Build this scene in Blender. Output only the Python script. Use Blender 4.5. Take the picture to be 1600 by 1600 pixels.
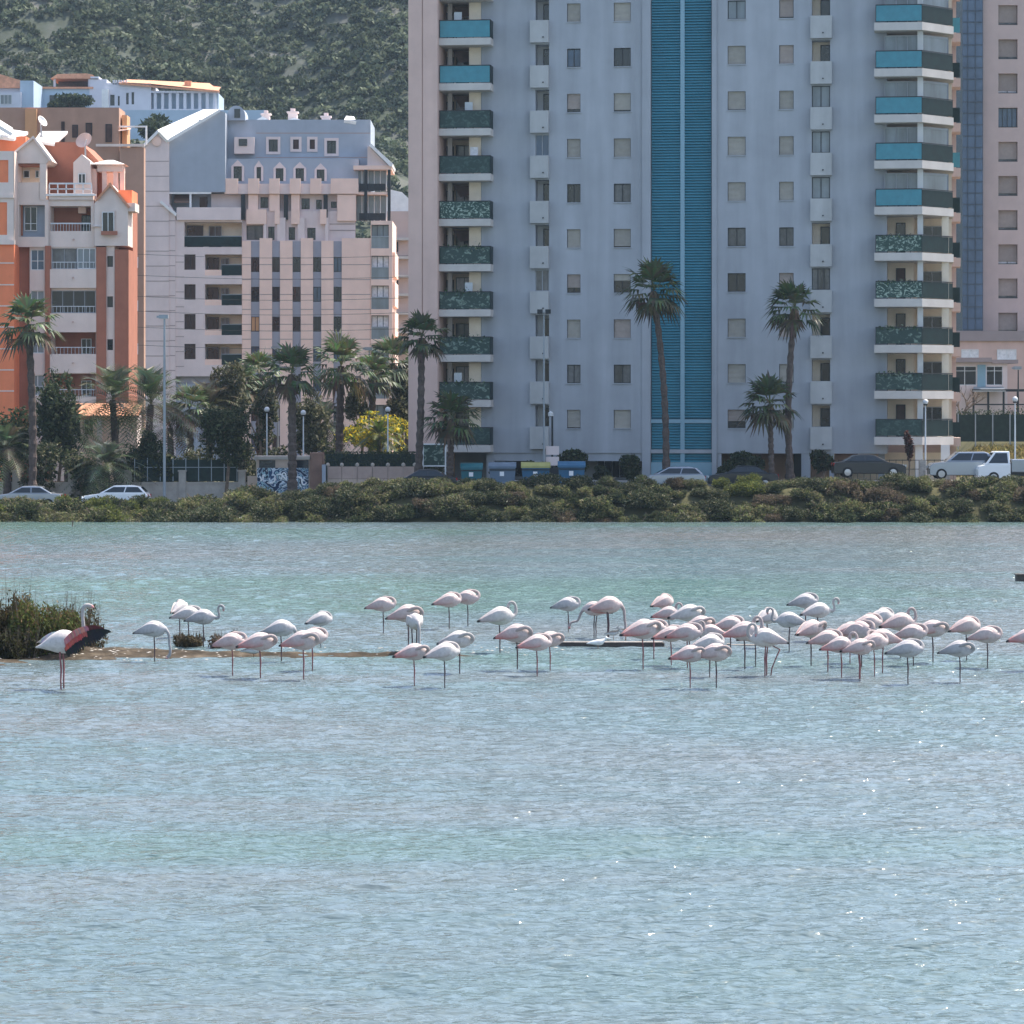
import bpy, math, random
import numpy as np
from mathutils import Vector, Matrix, noise as mnoise
for o in list(bpy.data.objects): bpy.data.objects.remove(o, do_unlink=True)
R = math.radians
SC = bpy.context.scene
COL = SC.collection

# ------------------------------------------------------------------ camera
F = 4860.0      # focal length in pixels of a 1600 px wide frame
HY = 634.0      # row of the horizon
CH = 6.7        # eye height above the water
cam = bpy.data.cameras.new('camera'); camo = bpy.data.objects.new('camera', cam); COL.objects.link(camo)
camo.location = (0, 0, CH); camo.rotation_euler = (R(90), 0, 0)
cam.sensor_width = 36; cam.lens = 36 * F / 1600; cam.shift_y = -(800 - HY) / 1600
cam.clip_start = 1; cam.clip_end = 5000
SC.camera = camo
# ------------------------------------------------------------------ sky and sun
SUN_EL, SUN_AZ = 59, 53          # azimuth: degrees to the right of the view axis (+Y)
w = bpy.data.worlds.new('World'); SC.world = w; w.use_nodes = True
nt = w.node_tree; bg = nt.nodes['Background']
sky = nt.nodes.new('ShaderNodeTexSky'); sky.sky_type = 'NISHITA'; sky.sun_disc = False
sky.sun_elevation = R(SUN_EL); sky.sun_rotation = R(SUN_AZ)
sky.air_density = 1.0; sky.dust_density = 2.2; sky.ozone_density = 0.5
nt.links.new(sky.outputs[0], bg.inputs[0]); bg.inputs[1].default_value = 0.12
sun = bpy.data.lights.new('sun', 'SUN'); suno = bpy.data.objects.new('sun', sun); COL.objects.link(suno)
sun.energy = 3.2; sun.angle = R(0.5); sun.color = (1.0, 0.93, 0.82)
sd = Vector((math.sin(R(SUN_AZ)) * math.cos(R(SUN_EL)), math.cos(R(SUN_AZ)) * math.cos(R(SUN_EL)), math.sin(R(SUN_EL))))
suno.rotation_euler = sd.to_track_quat('Z', 'Y').to_euler(); suno.location = (60, 100, 150)
vs = SC.view_settings; vs.view_transform = 'Standard'; vs.look = 'None'; vs.exposure = 1.44; vs.gamma = 1; vs.use_curve_mapping = False
SC.cycles.max_bounces = 6; SC.cycles.diffuse_bounces = 3; SC.cycles.glossy_bounces = 3; SC.cycles.transparent_max_bounces = 6
SC.cycles.volume_bounces = 1; SC.cycles.use_denoising = True

# ------------------------------------------------------------------ materials
def N(nt, t, **kw):
    n = nt.nodes.new(t)
    for k, v in kw.items():
        if k.startswith('_'): setattr(n, k[1:], v)
        else: n.inputs[k.replace('__', ' ')].default_value = v
    return n
def mat(name, col, rough=0.8, var=0.12, scale=1.5, bump=0.0, bscale=20, streak=0.0, spec=0.3, coat=0.0, metal=0.0, attr=None, trans=0.0, objvar=0.0):
    m = bpy.data.materials.new(name); m.use_nodes = True
    t = m.node_tree; p = t.nodes['Principled BSDF']; L = t.links.new
    p.inputs['Roughness'].default_value = rough; p.inputs['Specular IOR Level'].default_value = spec
    p.inputs['Metallic'].default_value = metal; p.inputs['Coat Weight'].default_value = coat
    tc = N(t, 'ShaderNodeTexCoord')
    geo = N(t, 'ShaderNodeNewGeometry')
    if attr:
        a = N(t, 'ShaderNodeAttribute', _attribute_name=attr); src = a.outputs['Color']
    else:
        a = N(t, 'ShaderNodeRGB'); a.outputs[0].default_value = (*col, 1); src = a.outputs[0]
    def mulv(src, facout, lo, hi):
        mr = N(t, 'ShaderNodeMapRange'); L(facout, mr.inputs['Value'])
        mr.inputs['To Min'].default_value = lo; mr.inputs['To Max'].default_value = hi
        mr.inputs['From Min'].default_value = 0.3; mr.inputs['From Max'].default_value = 0.7
        mx = N(t, 'ShaderNodeVectorMath', _operation='SCALE'); L(src, mx.inputs[0]); L(mr.outputs[0], mx.inputs['Scale'])
        return mx.outputs[0]
    if var:
        n1 = N(t, 'ShaderNodeTexNoise', Scale=scale, Detail=5.0, Roughness=0.6); L(geo.outputs['Position'], n1.inputs['Vector'])
        src = mulv(src, n1.outputs['Fac'], 1 - var, 1 + var)
    if streak:
        mp = N(t, 'ShaderNodeMapping'); mp.inputs['Scale'].default_value = (1.1, 1.1, 0.09); L(geo.outputs['Position'], mp.inputs['Vector'])
        n2 = N(t, 'ShaderNodeTexNoise', Scale=1.0, Detail=4.0); L(mp.outputs[0], n2.inputs['Vector'])
        src = mulv(src, n2.outputs['Fac'], 1 - streak, 1 + streak * 0.4)
    if objvar:
        oi = N(t, 'ShaderNodeObjectInfo')
        mr = N(t, 'ShaderNodeMapRange'); L(oi.outputs['Random'], mr.inputs['Value']); mr.inputs['To Min'].default_value = 1 - objvar; mr.inputs['To Max'].default_value = 1 + objvar
        mx = N(t, 'ShaderNodeVectorMath', _operation='SCALE'); L(src, mx.inputs[0]); L(mr.outputs[0], mx.inputs['Scale']); src = mx.outputs[0]
    L(src, p.inputs['Base Color'])
    if bump:
        n3 = N(t, 'ShaderNodeTexNoise', Scale=bscale, Detail=4.0); L(geo.outputs['Position'], n3.inputs['Vector'])
        b = N(t, 'ShaderNodeBump', Strength=bump, Distance=0.05); L(n3.outputs['Fac'], b.inputs['Height']); L(b.outputs[0], p.inputs['Normal'])
    if trans:
        tr = N(t, 'ShaderNodeBsdfTranslucent'); L(src, tr.inputs['Color'])
        mx = N(t, 'ShaderNodeMixShader'); mx.inputs[0].default_value = trans
        L(p.outputs[0], mx.inputs[1]); L(tr.outputs[0], mx.inputs[2]); L(mx.outputs[0], t.nodes['Material Output'].inputs['Surface'])
    return m

# ------------------------------------------------------------------ mesh building
class MB:
    def __init__(s): s.v = []; s.f = []; s.m = []; s.c = []; s.col = None
    def add(s, vs, fs, mi=0, col=None):
        b = len(s.v); s.v.extend(vs); s.f.extend([tuple(i + b for i in f) for f in fs]); s.m.extend([mi] * len(fs))
        if col is not None: s.c.extend([col] * len(vs))
        elif s.col is not None: s.c.extend([s.col] * len(vs))
        return s
    def box(s, x0, x1, y0, y1, z0, z1, mi=0, skip=''):
        vs = [(x0,y0,z0),(x1,y0,z0),(x1,y1,z0),(x0,y1,z0),(x0,y0,z1),(x1,y0,z1),(x1,y1,z1),(x0,y1,z1)]
        fs = {'b':(0,3,2,1),'t':(4,5,6,7),'f':(0,1,5,4),'k':(2,3,7,6),'l':(3,0,4,7),'r':(1,2,6,5)}
        return s.add(vs, [v for k, v in fs.items() if k not in skip], mi)
    def quad(s, a, b, c, d, mi=0): return s.add([a,b,c,d], [(0,1,2,3)], mi)
    def prism(s, poly, y0, y1, mi=0):          # polygon in x,z extruded along y
        n = len(poly); vs = [(x,y0,z) for x,z in poly] + [(x,y1,z) for x,z in poly]
        fs = [tuple(range(n)), tuple(range(2*n-1, n-1, -1))] + [(i, i+n, (i+1)%n+n, (i+1)%n) for i in range(n)]
        return s.add(vs, fs, mi)
    def slab(s, poly, z0, z1, mi=0):            # polygon in x,y extruded along z
        n = len(poly); vs = [(x,y,z0) for x,y in poly] + [(x,y,z1) for x,y in poly]
        fs = [tuple(range(n-1,-1,-1)), tuple(range(n, 2*n))] + [(i, (i+1)%n, (i+1)%n+n, i+n) for i in range(n)]
        return s.add(vs, fs, mi)
    def plate(s, a, b, c, d, th, mi=0):         # a quad given thickness
        a, b, c, d = map(Vector, (a,b,c,d)); n = (b-a).cross(d-a).normalized() * th
        vs = [tuple(p) for p in (a,b,c,d)] + [tuple(p-n) for p in (a,b,c,d)]
        return s.add(vs, [(0,1,2,3),(7,6,5,4),(0,4,5,1),(1,5,6,2),(2,6,7,3),(3,7,4,0)], mi)
    def tube(s, pts, rad, n=8, mi=0, cap=True, col=None):
        pts = [Vector(p) for p in pts]; k = len(pts)
        if not isinstance(rad, (list, tuple)): rad = [rad] * k
        vs = []; 
        for i, p in enumerate(pts):
            t = (pts[min(i+1,k-1)] - pts[max(i-1,0)]).normalized()
            a = t.cross(Vector((0,1,0.13))); 
            if a.length < 1e-4: a = t.cross(Vector((1,0,0)))
            a.normalize(); b = t.cross(a)
            for j in range(n):
                q = 2*math.pi*j/n; vs.append(tuple(p + rad[i]*(math.cos(q)*a + math.sin(q)*b)))
        fs = [(i*n+j, i*n+(j+1)%n, (i+1)*n+(j+1)%n, (i+1)*n+j) for i in range(k-1) for j in range(n)]
        if cap: fs += [tuple(range(n-1,-1,-1)), tuple(range((k-1)*n, k*n))]
        return s.add(vs, fs, mi, col)
    def lathe(s, prof, n=12, cx=0, cy=0, mi=0):
        vs = [(cx+r*math.cos(2*math.pi*j/n), cy+r*math.sin(2*math.pi*j/n), z) for r, z in prof for j in range(n)]
        k = len(prof)
        fs = [(i*n+j, i*n+(j+1)%n, (i+1)*n+(j+1)%n, (i+1)*n+j) for i in range(k-1) for j in range(n)]
        fs += [tuple(range(n-1,-1,-1)), tuple(range((k-1)*n, k*n))]
        return s.add(vs, fs, mi)
    def mesh(s, name, mats, smooth=False):
        me = bpy.data.meshes.new(name); me.from_pydata(s.v, [], s.f)
        if not isinstance(mats, (list, tuple)): mats = [mats]
        for m in mats: me.materials.append(m)
        if len(mats) > 1: me.polygons.foreach_set('material_index', s.m)
        if s.c and len(s.c) == len(s.v):
            at = me.color_attributes.new('Col', 'FLOAT_COLOR', 'POINT')
            at.data.foreach_set('color', np.array([(*c[:3], 1) for c in s.c], dtype=np.float32).ravel())
        if smooth: me.polygons.foreach_set('use_smooth', [True]*len(s.f))
        me.update(); return me
    def build(s, name, mats, parent=None, loc=None, smooth=False):
        return put(name, s.mesh(name, mats, smooth), parent, loc)
def put(name, me, parent=None, loc=None):
    o = bpy.data.objects.new(name, me); COL.objects.link(o)
    if parent is not None: o.parent = parent
    if loc is not None: o.location = loc
    return o
def tag(o, label=None, cat=None, group=None, kind=None):
    for k, v in (('label',label),('category',cat),('group',group),('kind',kind)):
        if v: o[k] = v
    return o
def empty(name, loc=(0,0,0), rz=0):
    o = bpy.data.objects.new(name, None); COL.objects.link(o); o.location = loc; o.rotation_euler = (0,0,rz); o.empty_display_size = 0.3
    return o
def quadmesh(name, P, mats, cols=None, tri=False):
    """many separate quads from an (n,4,3) array"""
    n, k = P.shape[:2]
    me = bpy.data.meshes.new(name)
    me.vertices.add(n*k); me.vertices.foreach_set('co', P.astype(np.float32).ravel())
    me.loops.add(n*k); me.loops.foreach_set('vertex_index', np.arange(n*k, dtype=np.int32))
    me.polygons.add(n); me.polygons.foreach_set('loop_start', np.arange(0, n*k, k, dtype=np.int32))
    me.polygons.foreach_set('loop_total', np.full(n, k, dtype=np.int32))
    me.materials.append(mats)
    if cols is not None:
        at = me.color_attributes.new('Col', 'FLOAT_COLOR', 'POINT')
        c = np.ones((n, k, 4), dtype=np.float32); c[:, :, :3] = cols[:, None, :]; at.data.foreach_set('color', c.ravel())
    me.update(calc_edges=True); return me
def at(px, py, D): return Vector(((px-800)/F*D, D, CH + (HY-py)/F*D))
class Fr:
    """a facade frame: u along the wall, v into depth, z up from the base"""
    def __init__(s, px0, D0, ang, zb):
        s.O = ((px0-800)/F*D0, D0); s.c, s.s = math.cos(R(ang)), math.sin(R(ang)); s.ang = R(ang); s.zb = zb
    def root(s, name): return empty(name, (s.O[0], s.O[1], s.zb), -s.ang)
    def t(s, px, v=0):
        k = (px-800)/F; u = (k*(s.O[1]+v*s.c) - s.O[0] - v*s.s)/(s.c + k*s.s); return u, s.O[1]-u*s.s+v*s.c
    def u(s, px, v=0): return s.t(px, v)[0]
    def z(s, px, py, v=0): return CH + (HY-py)/F*s.t(px, v)[1] - s.zb
def facade(u0, u1, z0, z1, v, ops, mb=None, mi=0):
    """a wall sheet at depth v with openings (ua,ub,za,zb,depth) and their reveals"""
    mb = mb or MB()
    us = sorted({u0, u1, *[min(max(o[i],u0),u1) for o in ops for i in (0,1)]}); zs = sorted({z0, z1, *[min(max(o[i],z0),z1) for o in ops for i in (2,3)]})
    us = [a for i, a in enumerate(us) if i == 0 or a-us[i-1] > 1e-5]; zs = [a for i, a in enumerate(zs) if i == 0 or a-zs[i-1] > 1e-5]
    for i in range(len(us)-1):
        j = 0
        while j < len(zs)-1:
            def hole(j): 
                um, zm = (us[i]+us[i+1])/2, (zs[j]+zs[j+1])/2
                return any(o[0] < um < o[1] and o[2] < zm < o[3] for o in ops)
            if hole(j): j += 1; continue
            k = j
            while k < len(zs)-1 and not hole(k): k += 1
            mb.quad((us[i],v,zs[j]),(us[i+1],v,zs[j]),(us[i+1],v,zs[k]),(us[i],v,zs[k]), mi); j = k
    for a, b, c, d, dp in ops:
        c2 = max(c, z0); d2 = min(d, z1)
        mb.quad((a,v,c2),(a,v+dp,c2),(a,v+dp,d2),(a,v,d2), mi); mb.quad((b,v+dp,c2),(b,v,c2),(b,v,d2),(b,v+dp,d2), mi)
        mb.quad((a,v,d2),(a,v+dp,d2),(b,v+dp,d2),(b,v,d2), mi); mb.quad((a,v+dp,c2),(a,v,c2),(b,v,c2),(b,v+dp,c2), mi)
    return mb
M = {}
def mk(n, *a, **k): M[n] = mat(n, *a, **k)
mk('tower_white', (0.385,0.393,0.42), 0.85, 0.06, 0.6, streak=0.15, bump=0.15)
mk('tower_beige', (0.68,0.47,0.40), 0.85, 0.06, 0.8, streak=0.08)
mk('slab_white', (0.56,0.51,0.47), 0.8, 0.06, 1.2, streak=0.08)
mk('parapet_grey', (0.46,0.45,0.44), 0.8, 0.06, 1.2, streak=0.15)
mk('recess_cream', (0.85,0.70,0.54), 0.85, 0.08, 1.2)  # cream paint, made paler to stand for light reaching the recesses
mk('cream_white', (0.60,0.58,0.56), 0.8, 0.06, 1.0, streak=0.06)
mk('louver_blue', (0.050,0.24,0.32), 0.45, 0.10, 1.0, spec=0.4)
mk('louver_back', (0.02,0.11,0.17), 0.7, 0.10, 1.0)
mk('mullion_blue', (0.24,0.38,0.45), 0.5, 0.05)
mk('panel_blue', (0.04,0.22,0.275), 0.35, 0.12, 2.5, spec=0.5)
mk('shutter_a', (0.42,0.38,0.33), 0.7, 0.08, 3, objvar=0.12)
mk('shutter_b', (0.41,0.335,0.295), 0.7, 0.08, 3, objvar=0.12)
mk('shutter_w', (0.72,0.72,0.72), 0.7, 0.06, 3, objvar=0.08)
mk('frame_dark', (0.025,0.028,0.032), 0.5, 0.1)
mk('frame_white', (0.75,0.75,0.75), 0.5, 0.05)
mk('frame_grey', (0.30,0.31,0.33), 0.5, 0.05)
mk('glass_dark', (0.012,0.016,0.022), 0.08, 0.4, 0.8, spec=0.5)
mk('glass_blue', (0.05,0.09,0.15), 0.06, 0.3, 0.8, spec=0.5)
mk('glass_curtain', (0.12,0.12,0.125), 0.15, 0.25, 3.5, spec=0.5, streak=0.85)
mk('glass_pale', (0.20,0.23,0.25), 0.12, 0.12, 1.0, spec=0.5, streak=0.4)
mk('door_brown', (0.085,0.05,0.042), 0.6, 0.3, 2)
mk('curtain_white', (0.80,0.76,0.76), 0.9, 0.2, 4)
mk('rail_green', (0.005,0.020,0.020), 0.5, 0.3, 2, spec=0.2)
mk('metal_dark', (0.02,0.023,0.026), 0.5, 0.15)
mk('metal_grey', (0.30,0.33,0.36), 0.45, 0.08, metal=0.3)
mk('metal_pale', (0.62,0.64,0.66), 0.5, 0.08)
mk('c_grey', (0.36,0.40,0.46), 0.85, 0.06, 0.7, streak=0.05)
mk('c_spandrel', (0.34,0.34,0.39), 0.85, 0.06, 0.7)
mk('c_pale', (0.74,0.61,0.58), 0.85, 0.06, 0.7, streak=0.06)
mk('c_pink', (0.90,0.63,0.52), 0.85, 0.06, 0.7, streak=0.06)
mk('c_joint', (0.38,0.30,0.28), 0.9, 0.05)
mk('roof_white', (0.80,0.78,0.76), 0.6, 0.10, 1.5)
mk('orange', (0.86,0.25,0.115), 0.85, 0.08, 1.0, streak=0.08)  # saturation raised to stand for sun on the left wing
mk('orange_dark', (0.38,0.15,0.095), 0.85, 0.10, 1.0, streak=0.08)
mk('orange_white', (0.75,0.62,0.55), 0.8, 0.06, 1.0, streak=0.08)
mk('brown_pink', (0.42,0.26,0.19), 0.85, 0.08, 1.0, streak=0.08)
mk('brown_orange', (0.62,0.33,0.17), 0.85, 0.08, 1.0)
mk('villa_white', (0.60,0.60,0.66), 0.8, 0.06, 0.5)
mk('villa_blue', (0.42,0.52,0.62), 0.8, 0.08, 0.5)
mk('terracotta', (0.62,0.30,0.18), 0.85, 0.2, 2.0, bump=0.3, bscale=6)
mk('hotel_pink', (0.56,0.42,0.37), 0.85, 0.06, 0.7, streak=0.05)
mk('hotel_pink2', (0.66,0.45,0.38), 0.85, 0.08, 0.7, streak=0.08)
mk('hotel_band', (0.34,0.27,0.26), 0.85, 0.08, 0.7)
mk('hotel_blue', (0.07,0.11,0.17), 0.25, 0.25, 0.5, spec=0.5)
mk('hotel_blue2', (0.03,0.05,0.08), 0.3, 0.2, 0.5, spec=0.5)
mk('wall_stone', (0.42,0.37,0.32), 0.9, 0.15, 2.0, bump=0.4, bscale=8, streak=0.1)
mk('wall_brown', (0.27,0.16,0.12), 0.9, 0.15, 2.0, streak=0.1)
mk('panel_beige', (0.50,0.38,0.30), 0.85, 0.10, 1.5, streak=0.08)
mk('panel_beige2', (0.44,0.32,0.27), 0.85, 0.10, 1.5, streak=0.08)
mk('bark', (0.20,0.14,0.10), 0.95, 0.35, 6, bump=0.8, bscale=14)
mk('palm_bark', (0.095,0.07,0.06), 0.95, 0.35, 5, bump=0.9, bscale=10)
mk('palm_skirt', (0.15,0.10,0.065), 0.95, 0.3, 6, bump=0.6, bscale=10)
mk('leaf', (1,1,1), 0.7, 0.4, 1.2, attr='Col', trans=0.32, spec=0.12)
mk('leaf_gloss', (1,1,1), 0.5, 0.2, 2.5, attr='Col', trans=0.28, spec=0.3)
mk('stick', (0.16,0.12,0.09), 0.95, 0.2, 3)
mk('tyre', (0.02,0.02,0.02), 0.9, 0.1)
mk('rim', (0.5,0.5,0.52), 0.3, 0.05, metal=0.8)
mk('car_silver', (0.30,0.33,0.37), 0.25, 0.03, metal=0.5, coat=0.6)
mk('car_white', (0.78,0.79,0.80), 0.25, 0.03, coat=0.6)
mk('car_dark', (0.012,0.015,0.02), 0.3, 0.05, coat=0.3)
mk('car_blue', (0.10,0.16,0.24), 0.25, 0.05, coat=0.7)
mk('car_glass', (0.015,0.02,0.025), 0.05, 0.1, spec=0.6)
mk('lamp_red', (0.35,0.02,0.02), 0.2, 0.05)
mk('lamp_clear', (0.7,0.7,0.68), 0.1, 0.05)
mk('bin_teal', (0.02,0.13,0.16), 0.5, 0.1)
mk('bin_greyblue', (0.12,0.17,0.23), 0.5, 0.1)
mk('bin_yellow', (0.33,0.32,0.11), 0.5, 0.1)
mk('bin_blue', (0.03,0.12,0.22), 0.5, 0.1)
mk('mark_white', (0.8,0.8,0.8), 0.6, 0.03)
mk('globe', (0.6,0.6,0.6), 0.25, 0.02)
mk('asphalt', (0.055,0.055,0.058), 0.9, 0.2, 3)
mk('pavement', (0.32,0.30,0.28), 0.9, 0.12, 2)
mk('wood_wet', (0.06,0.05,0.045), 0.6, 0.3, 4, bump=0.5, bscale=12)
mk('wood_pale', (0.36,0.31,0.27), 0.85, 0.25, 4)
mk('stone_pale', (0.40,0.37,0.33), 0.9, 0.25, 6)
mk('feather', (1,1,1), 0.8, 0.14, 14, attr='Col', trans=0.12, bump=0.2, bscale=40)
mk('parasol', (0.70,0.60,0.54), 0.8, 0.05)
mk('dish_pink', (0.62,0.44,0.38), 0.6, 0.05)
mk('hedge_net', (0.02,0.035,0.03), 0.9, 0.3, 3)

def patterned(name, base, pale, scale, lo, hi, dist=2.5):
    m = mat(name, base, 0.4, 0.0, spec=0.4); t = m.node_tree; L = t.links.new; p = t.nodes['Principled BSDF']
    g = N(t, 'ShaderNodeNewGeometry'); mp = N(t, 'ShaderNodeMapping'); mp.inputs['Scale'].default_value = (1.0, 1.0, 1.3); L(g.outputs['Position'], mp.inputs[0])
    n = N(t, 'ShaderNodeTexNoise', Scale=scale, Detail=2.5, Distortion=dist); L(mp.outputs[0], n.inputs['Vector'])
    r = N(t, 'ShaderNodeValToRGB'); e = r.color_ramp.elements; e[0].position = lo; e[0].color = (*base, 1); e[1].position = hi; e[1].color = (*pale, 1)
    L(n.outputs['Fac'], r.inputs[0]); L(r.outputs[0], p.inputs['Base Color']); M[name] = m
patterned('net_green', (0.012,0.040,0.034), (0.20,0.27,0.22), 3.0, 0.54, 0.68, 1.2)
patterned('net_dark', (0.010,0.036,0.033), (0.06,0.11,0.09), 3.4, 0.50, 0.70, 1.0)
patterned('net_torn', (0.014,0.05,0.04), (0.32,0.40,0.33), 2.0, 0.52, 0.62, 3.5)
# graffiti: white and blue letter-like strokes over a dark blue ground
m = mat('graffiti', (0.3,0.25,0.2), 0.8, 0.0); t = m.node_tree; L = t.links.new; p = t.nodes['Principled BSDF']
g = N(t, 'ShaderNodeNewGeometry'); n = N(t, 'ShaderNodeTexNoise', Scale=0.85, Detail=1.5, Distortion=3.0); L(g.outputs['Position'], n.inputs['Vector'])
r = N(t, 'ShaderNodeValToRGB'); r.color_ramp.interpolation = 'CONSTANT'; e = r.color_ramp.elements
e[0].position = 0; e[0].color = (0.012,0.03,0.07,1); e[1].position = 0.44; e[1].color = (0.55,0.62,0.68,1)
for ps, c in ((0.50,(0.02,0.06,0.14,1)),(0.56,(0.30,0.45,0.50,1)),(0.61,(0.02,0.03,0.06,1)),(0.67,(0.6,0.64,0.66,1))):
    q = e.new(ps); q.color = c
L(n.outputs['Fac'], r.inputs[0]); L(r.outputs[0], p.inputs['Base Color']); M['graffiti'] = m

# water: turbid pale turquoise lagoon with wind ripples
m = bpy.data.materials.new('lagoon_water'); m.use_nodes = True; t = m.node_tree; L = t.links.new; p = t.nodes['Principled BSDF']
g = N(t, 'ShaderNodeNewGeometry')
p.inputs['Roughness'].default_value = 0.09; p.inputs['IOR'].default_value = 1.33
mp = N(t, 'ShaderNodeMapping'); mp.inputs['Scale'].default_value = (0.35, 1.0, 1); L(g.outputs['Position'], mp.inputs[0])
n0 = N(t, 'ShaderNodeTexNoise', Scale=0.05, Detail=6.0, Roughness=0.6, Distortion=0.6); L(mp.outputs[0], n0.inputs['Vector'])
r = N(t, 'ShaderNodeValToRGB'); e = r.color_ramp.elements; e[0].position = 0.34; e[0].color = (0.086,0.147,0.133,1); e[1].position = 0.66; e[1].color = (0.136,0.145,0.149,1)
k_ = e.new(0.5); k_.color = (0.102,0.146,0.158,1)
L(n0.outputs['Fac'], r.inputs[0]); L(r.outputs[0], p.inputs['Base Color'])
def ripple(sx, sy, sc, det, dist):
    mp = N(t, 'ShaderNodeMapping'); mp.inputs['Scale'].default_value = (sx, sy, 1); mp.inputs['Rotation'].default_value = (0,0,R(8)); L(g.outputs['Position'], mp.inputs[0])
    n = N(t, 'ShaderNodeTexNoise', Scale=sc, Detail=det, Roughness=0.55, Distortion=dist); L(mp.outputs[0], n.inputs['Vector']); return n.outputs['Fac']
h1 = ripple(0.50, 1.0, 3.8, 2.0, 0.4); h2 = ripple(0.50, 1.0, 9.0, 1.5, 0.4)
b1 = N(t, 'ShaderNodeBump', Strength=1.0, Distance=0.10); L(h1, b1.inputs['Height'])
b2 = N(t, 'ShaderNodeBump', Strength=1.0, Distance=0.04); L(h2, b2.inputs['Height']); L(b1.outputs[0], b2.inputs['Normal']); L(b2.outputs[0], p.inputs['Normal'])
M['water'] = m
# ground: dry grass, scrub soil and rock
def ground_mat(name, cols, sc):
    m = bpy.data.materials.new(name); m.use_nodes = True; t = m.node_tree; L = t.links.new; p = t.nodes['Principled BSDF']; p.inputs['Roughness'].default_value = 0.95; p.inputs['Specular IOR Level'].default_value = 0.1
    g = N(t, 'ShaderNodeNewGeometry'); n = N(t, 'ShaderNodeTexNoise', Scale=sc, Detail=8.0, Roughness=0.65); L(g.outputs['Position'], n.inputs['Vector'])
    r = N(t, 'ShaderNodeValToRGB'); e = r.color_ramp.elements
    e[0].position = cols[0][0]; e[0].color = (*cols[0][1], 1); e[1].position = cols[-1][0]; e[1].color = (*cols[-1][1], 1)
    for q, c in cols[1:-1]: k = e.new(q); k.color = (*c, 1)
    L(n.outputs['Fac'], r.inputs[0]); L(r.outputs[0], p.inputs['Base Color'])
    b = N(t, 'ShaderNodeBump', Strength=0.6, Distance=0.2); L(n.outputs['Fac'], b.inputs['Height']); L(b.outputs[0], p.inputs['Normal'])
    M[name] = m
ground_mat('ground', [(0.35,(0.04,0.04,0.022)),(0.5,(0.085,0.08,0.04)),(0.62,(0.065,0.065,0.035))], 0.35)
ground_mat('hill_ground', [(0.38,(0.05,0.06,0.04)),(0.52,(0.075,0.085,0.07)),(0.68,(0.14,0.135,0.125))], 0.12)
ground_mat('mud', [(0.36,(0.03,0.024,0.017)),(0.52,(0.062,0.048,0.034)),(0.70,(0.13,0.105,0.077))], 1.6)
# ------------------------------------------------------------------ land and water
def sst(a, b, x):
    t = min(max((x-a)/(b-a), 0), 1); return t*t*(3-2*t)
def base_level(x): return 0.55 + 1.35*sst(-21, -5, x)
def gz(x, y):
    sh = 179.4 + 0.35*math.sin(x*0.21) + 0.25*math.sin(x*0.57+1)
    z = -0.7 + (base_level(x)+0.7)*sst(sh-1.2, sh+4.0, y) if y < 186 else base_level(x)
    z += 0.7*sst(205, 300, y)
    z += 2.4*sst(30, 33, x)*sst(212, 222, y)*(1-sst(240, 300, y))
    if y > 320: z += 44*sst(320, 455, y)*sst(40, -25, x) if y < 455 else 44*sst(40,-25,x)
    if y > 455:
        k = sst(60, -20, x)
        z += max(y-482,0)*0.62*k + 2.5*k*math.sin(x*0.09+y*0.03) + 4*k*mnoise.noise(Vector((x*0.03, y*0.03, 1.7))) + 1.5*k*mnoise.noise(Vector((x*0.11, y*0.11, 3.1)))
    return min(z, 170)
def grid(xs, ys, fn):
    mb = MB(); n = len(ys)
    mb.v = [(x, y, fn(x, y)) for x in xs for y in ys]
    mb.f = [(i*n+j, (i+1)*n+j, (i+1)*n+j+1, i*n+j+1) for i in range(len(xs)-1) for j in range(n-1)]
    mb.m = [0]*len(mb.f); return mb
xs = [-900,-600,-400,-250,-150,-100,-70,-55] + [-45+i*1.5 for i in range(62)] + [52,60,75,100,150,250,400,700,1000]
ys = [172,176,177.5] + [178+i*0.5 for i in range(17)] + [188,192,196,200,205,209,212,214,216,218,220,222,226,232,240,260,280,300,310] + [315,320]
tag(grid(xs, ys, gz).build('ground', M['ground'], smooth=True), kind='structure')
xs = [-900,-600,-400,-300,-220,-170] + [-130+i*3 for i in range(55)] + [45,60,90,140,220,400,700]
ys = [320+i*7.5 for i in range(18)] + [455+i*3 for i in range(50)] + [610,640,680,730,800]
tag(grid(xs, ys, gz).build('hillside', M['hill_ground'], smooth=True), kind='structure')
# the water: wind chop as real waves over the near lagoon, calmer towards the banks
def chop(X, Y):
    g = np.random.default_rng(5); Z = np.zeros_like(X)
    for i in range(64):
        lam = 0.24*(0.95/0.24)**g.uniform(0,1); th = g.normal(0, 0.36)+0.06; k = 2*math.pi/lam
        ph = g.uniform(0, 6.283); a = 0.037*lam**0.1/k
        w_ = 0.35*np.sin(X*0.11*g.uniform(0.5,2)+g.uniform(0,6)) + 0.35*np.sin(Y*0.09*g.uniform(0.5,2)+g.uniform(0,6))   # gusts: each train waxes and wanes
        q = k*(X*math.sin(th)+Y*math.cos(th)) + ph + 0.5*np.sin(X*0.7+i)+0.5*np.sin(Y*0.5+2*i)
        Z += a*(0.75+w_)*(np.sin(q) - 0.30*np.cos(2*q))
    return Z
yv = [26.0]
while yv[-1] < 179.2: yv.append(yv[-1] + max(0.062, 0.0016*yv[-1]))
yv = np.array(yv); xv = np.arange(-32, 32.01, 0.11)
X, Y = np.meshgrid(xv, yv, indexing='ij'); Z = chop(X, Y)
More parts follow.
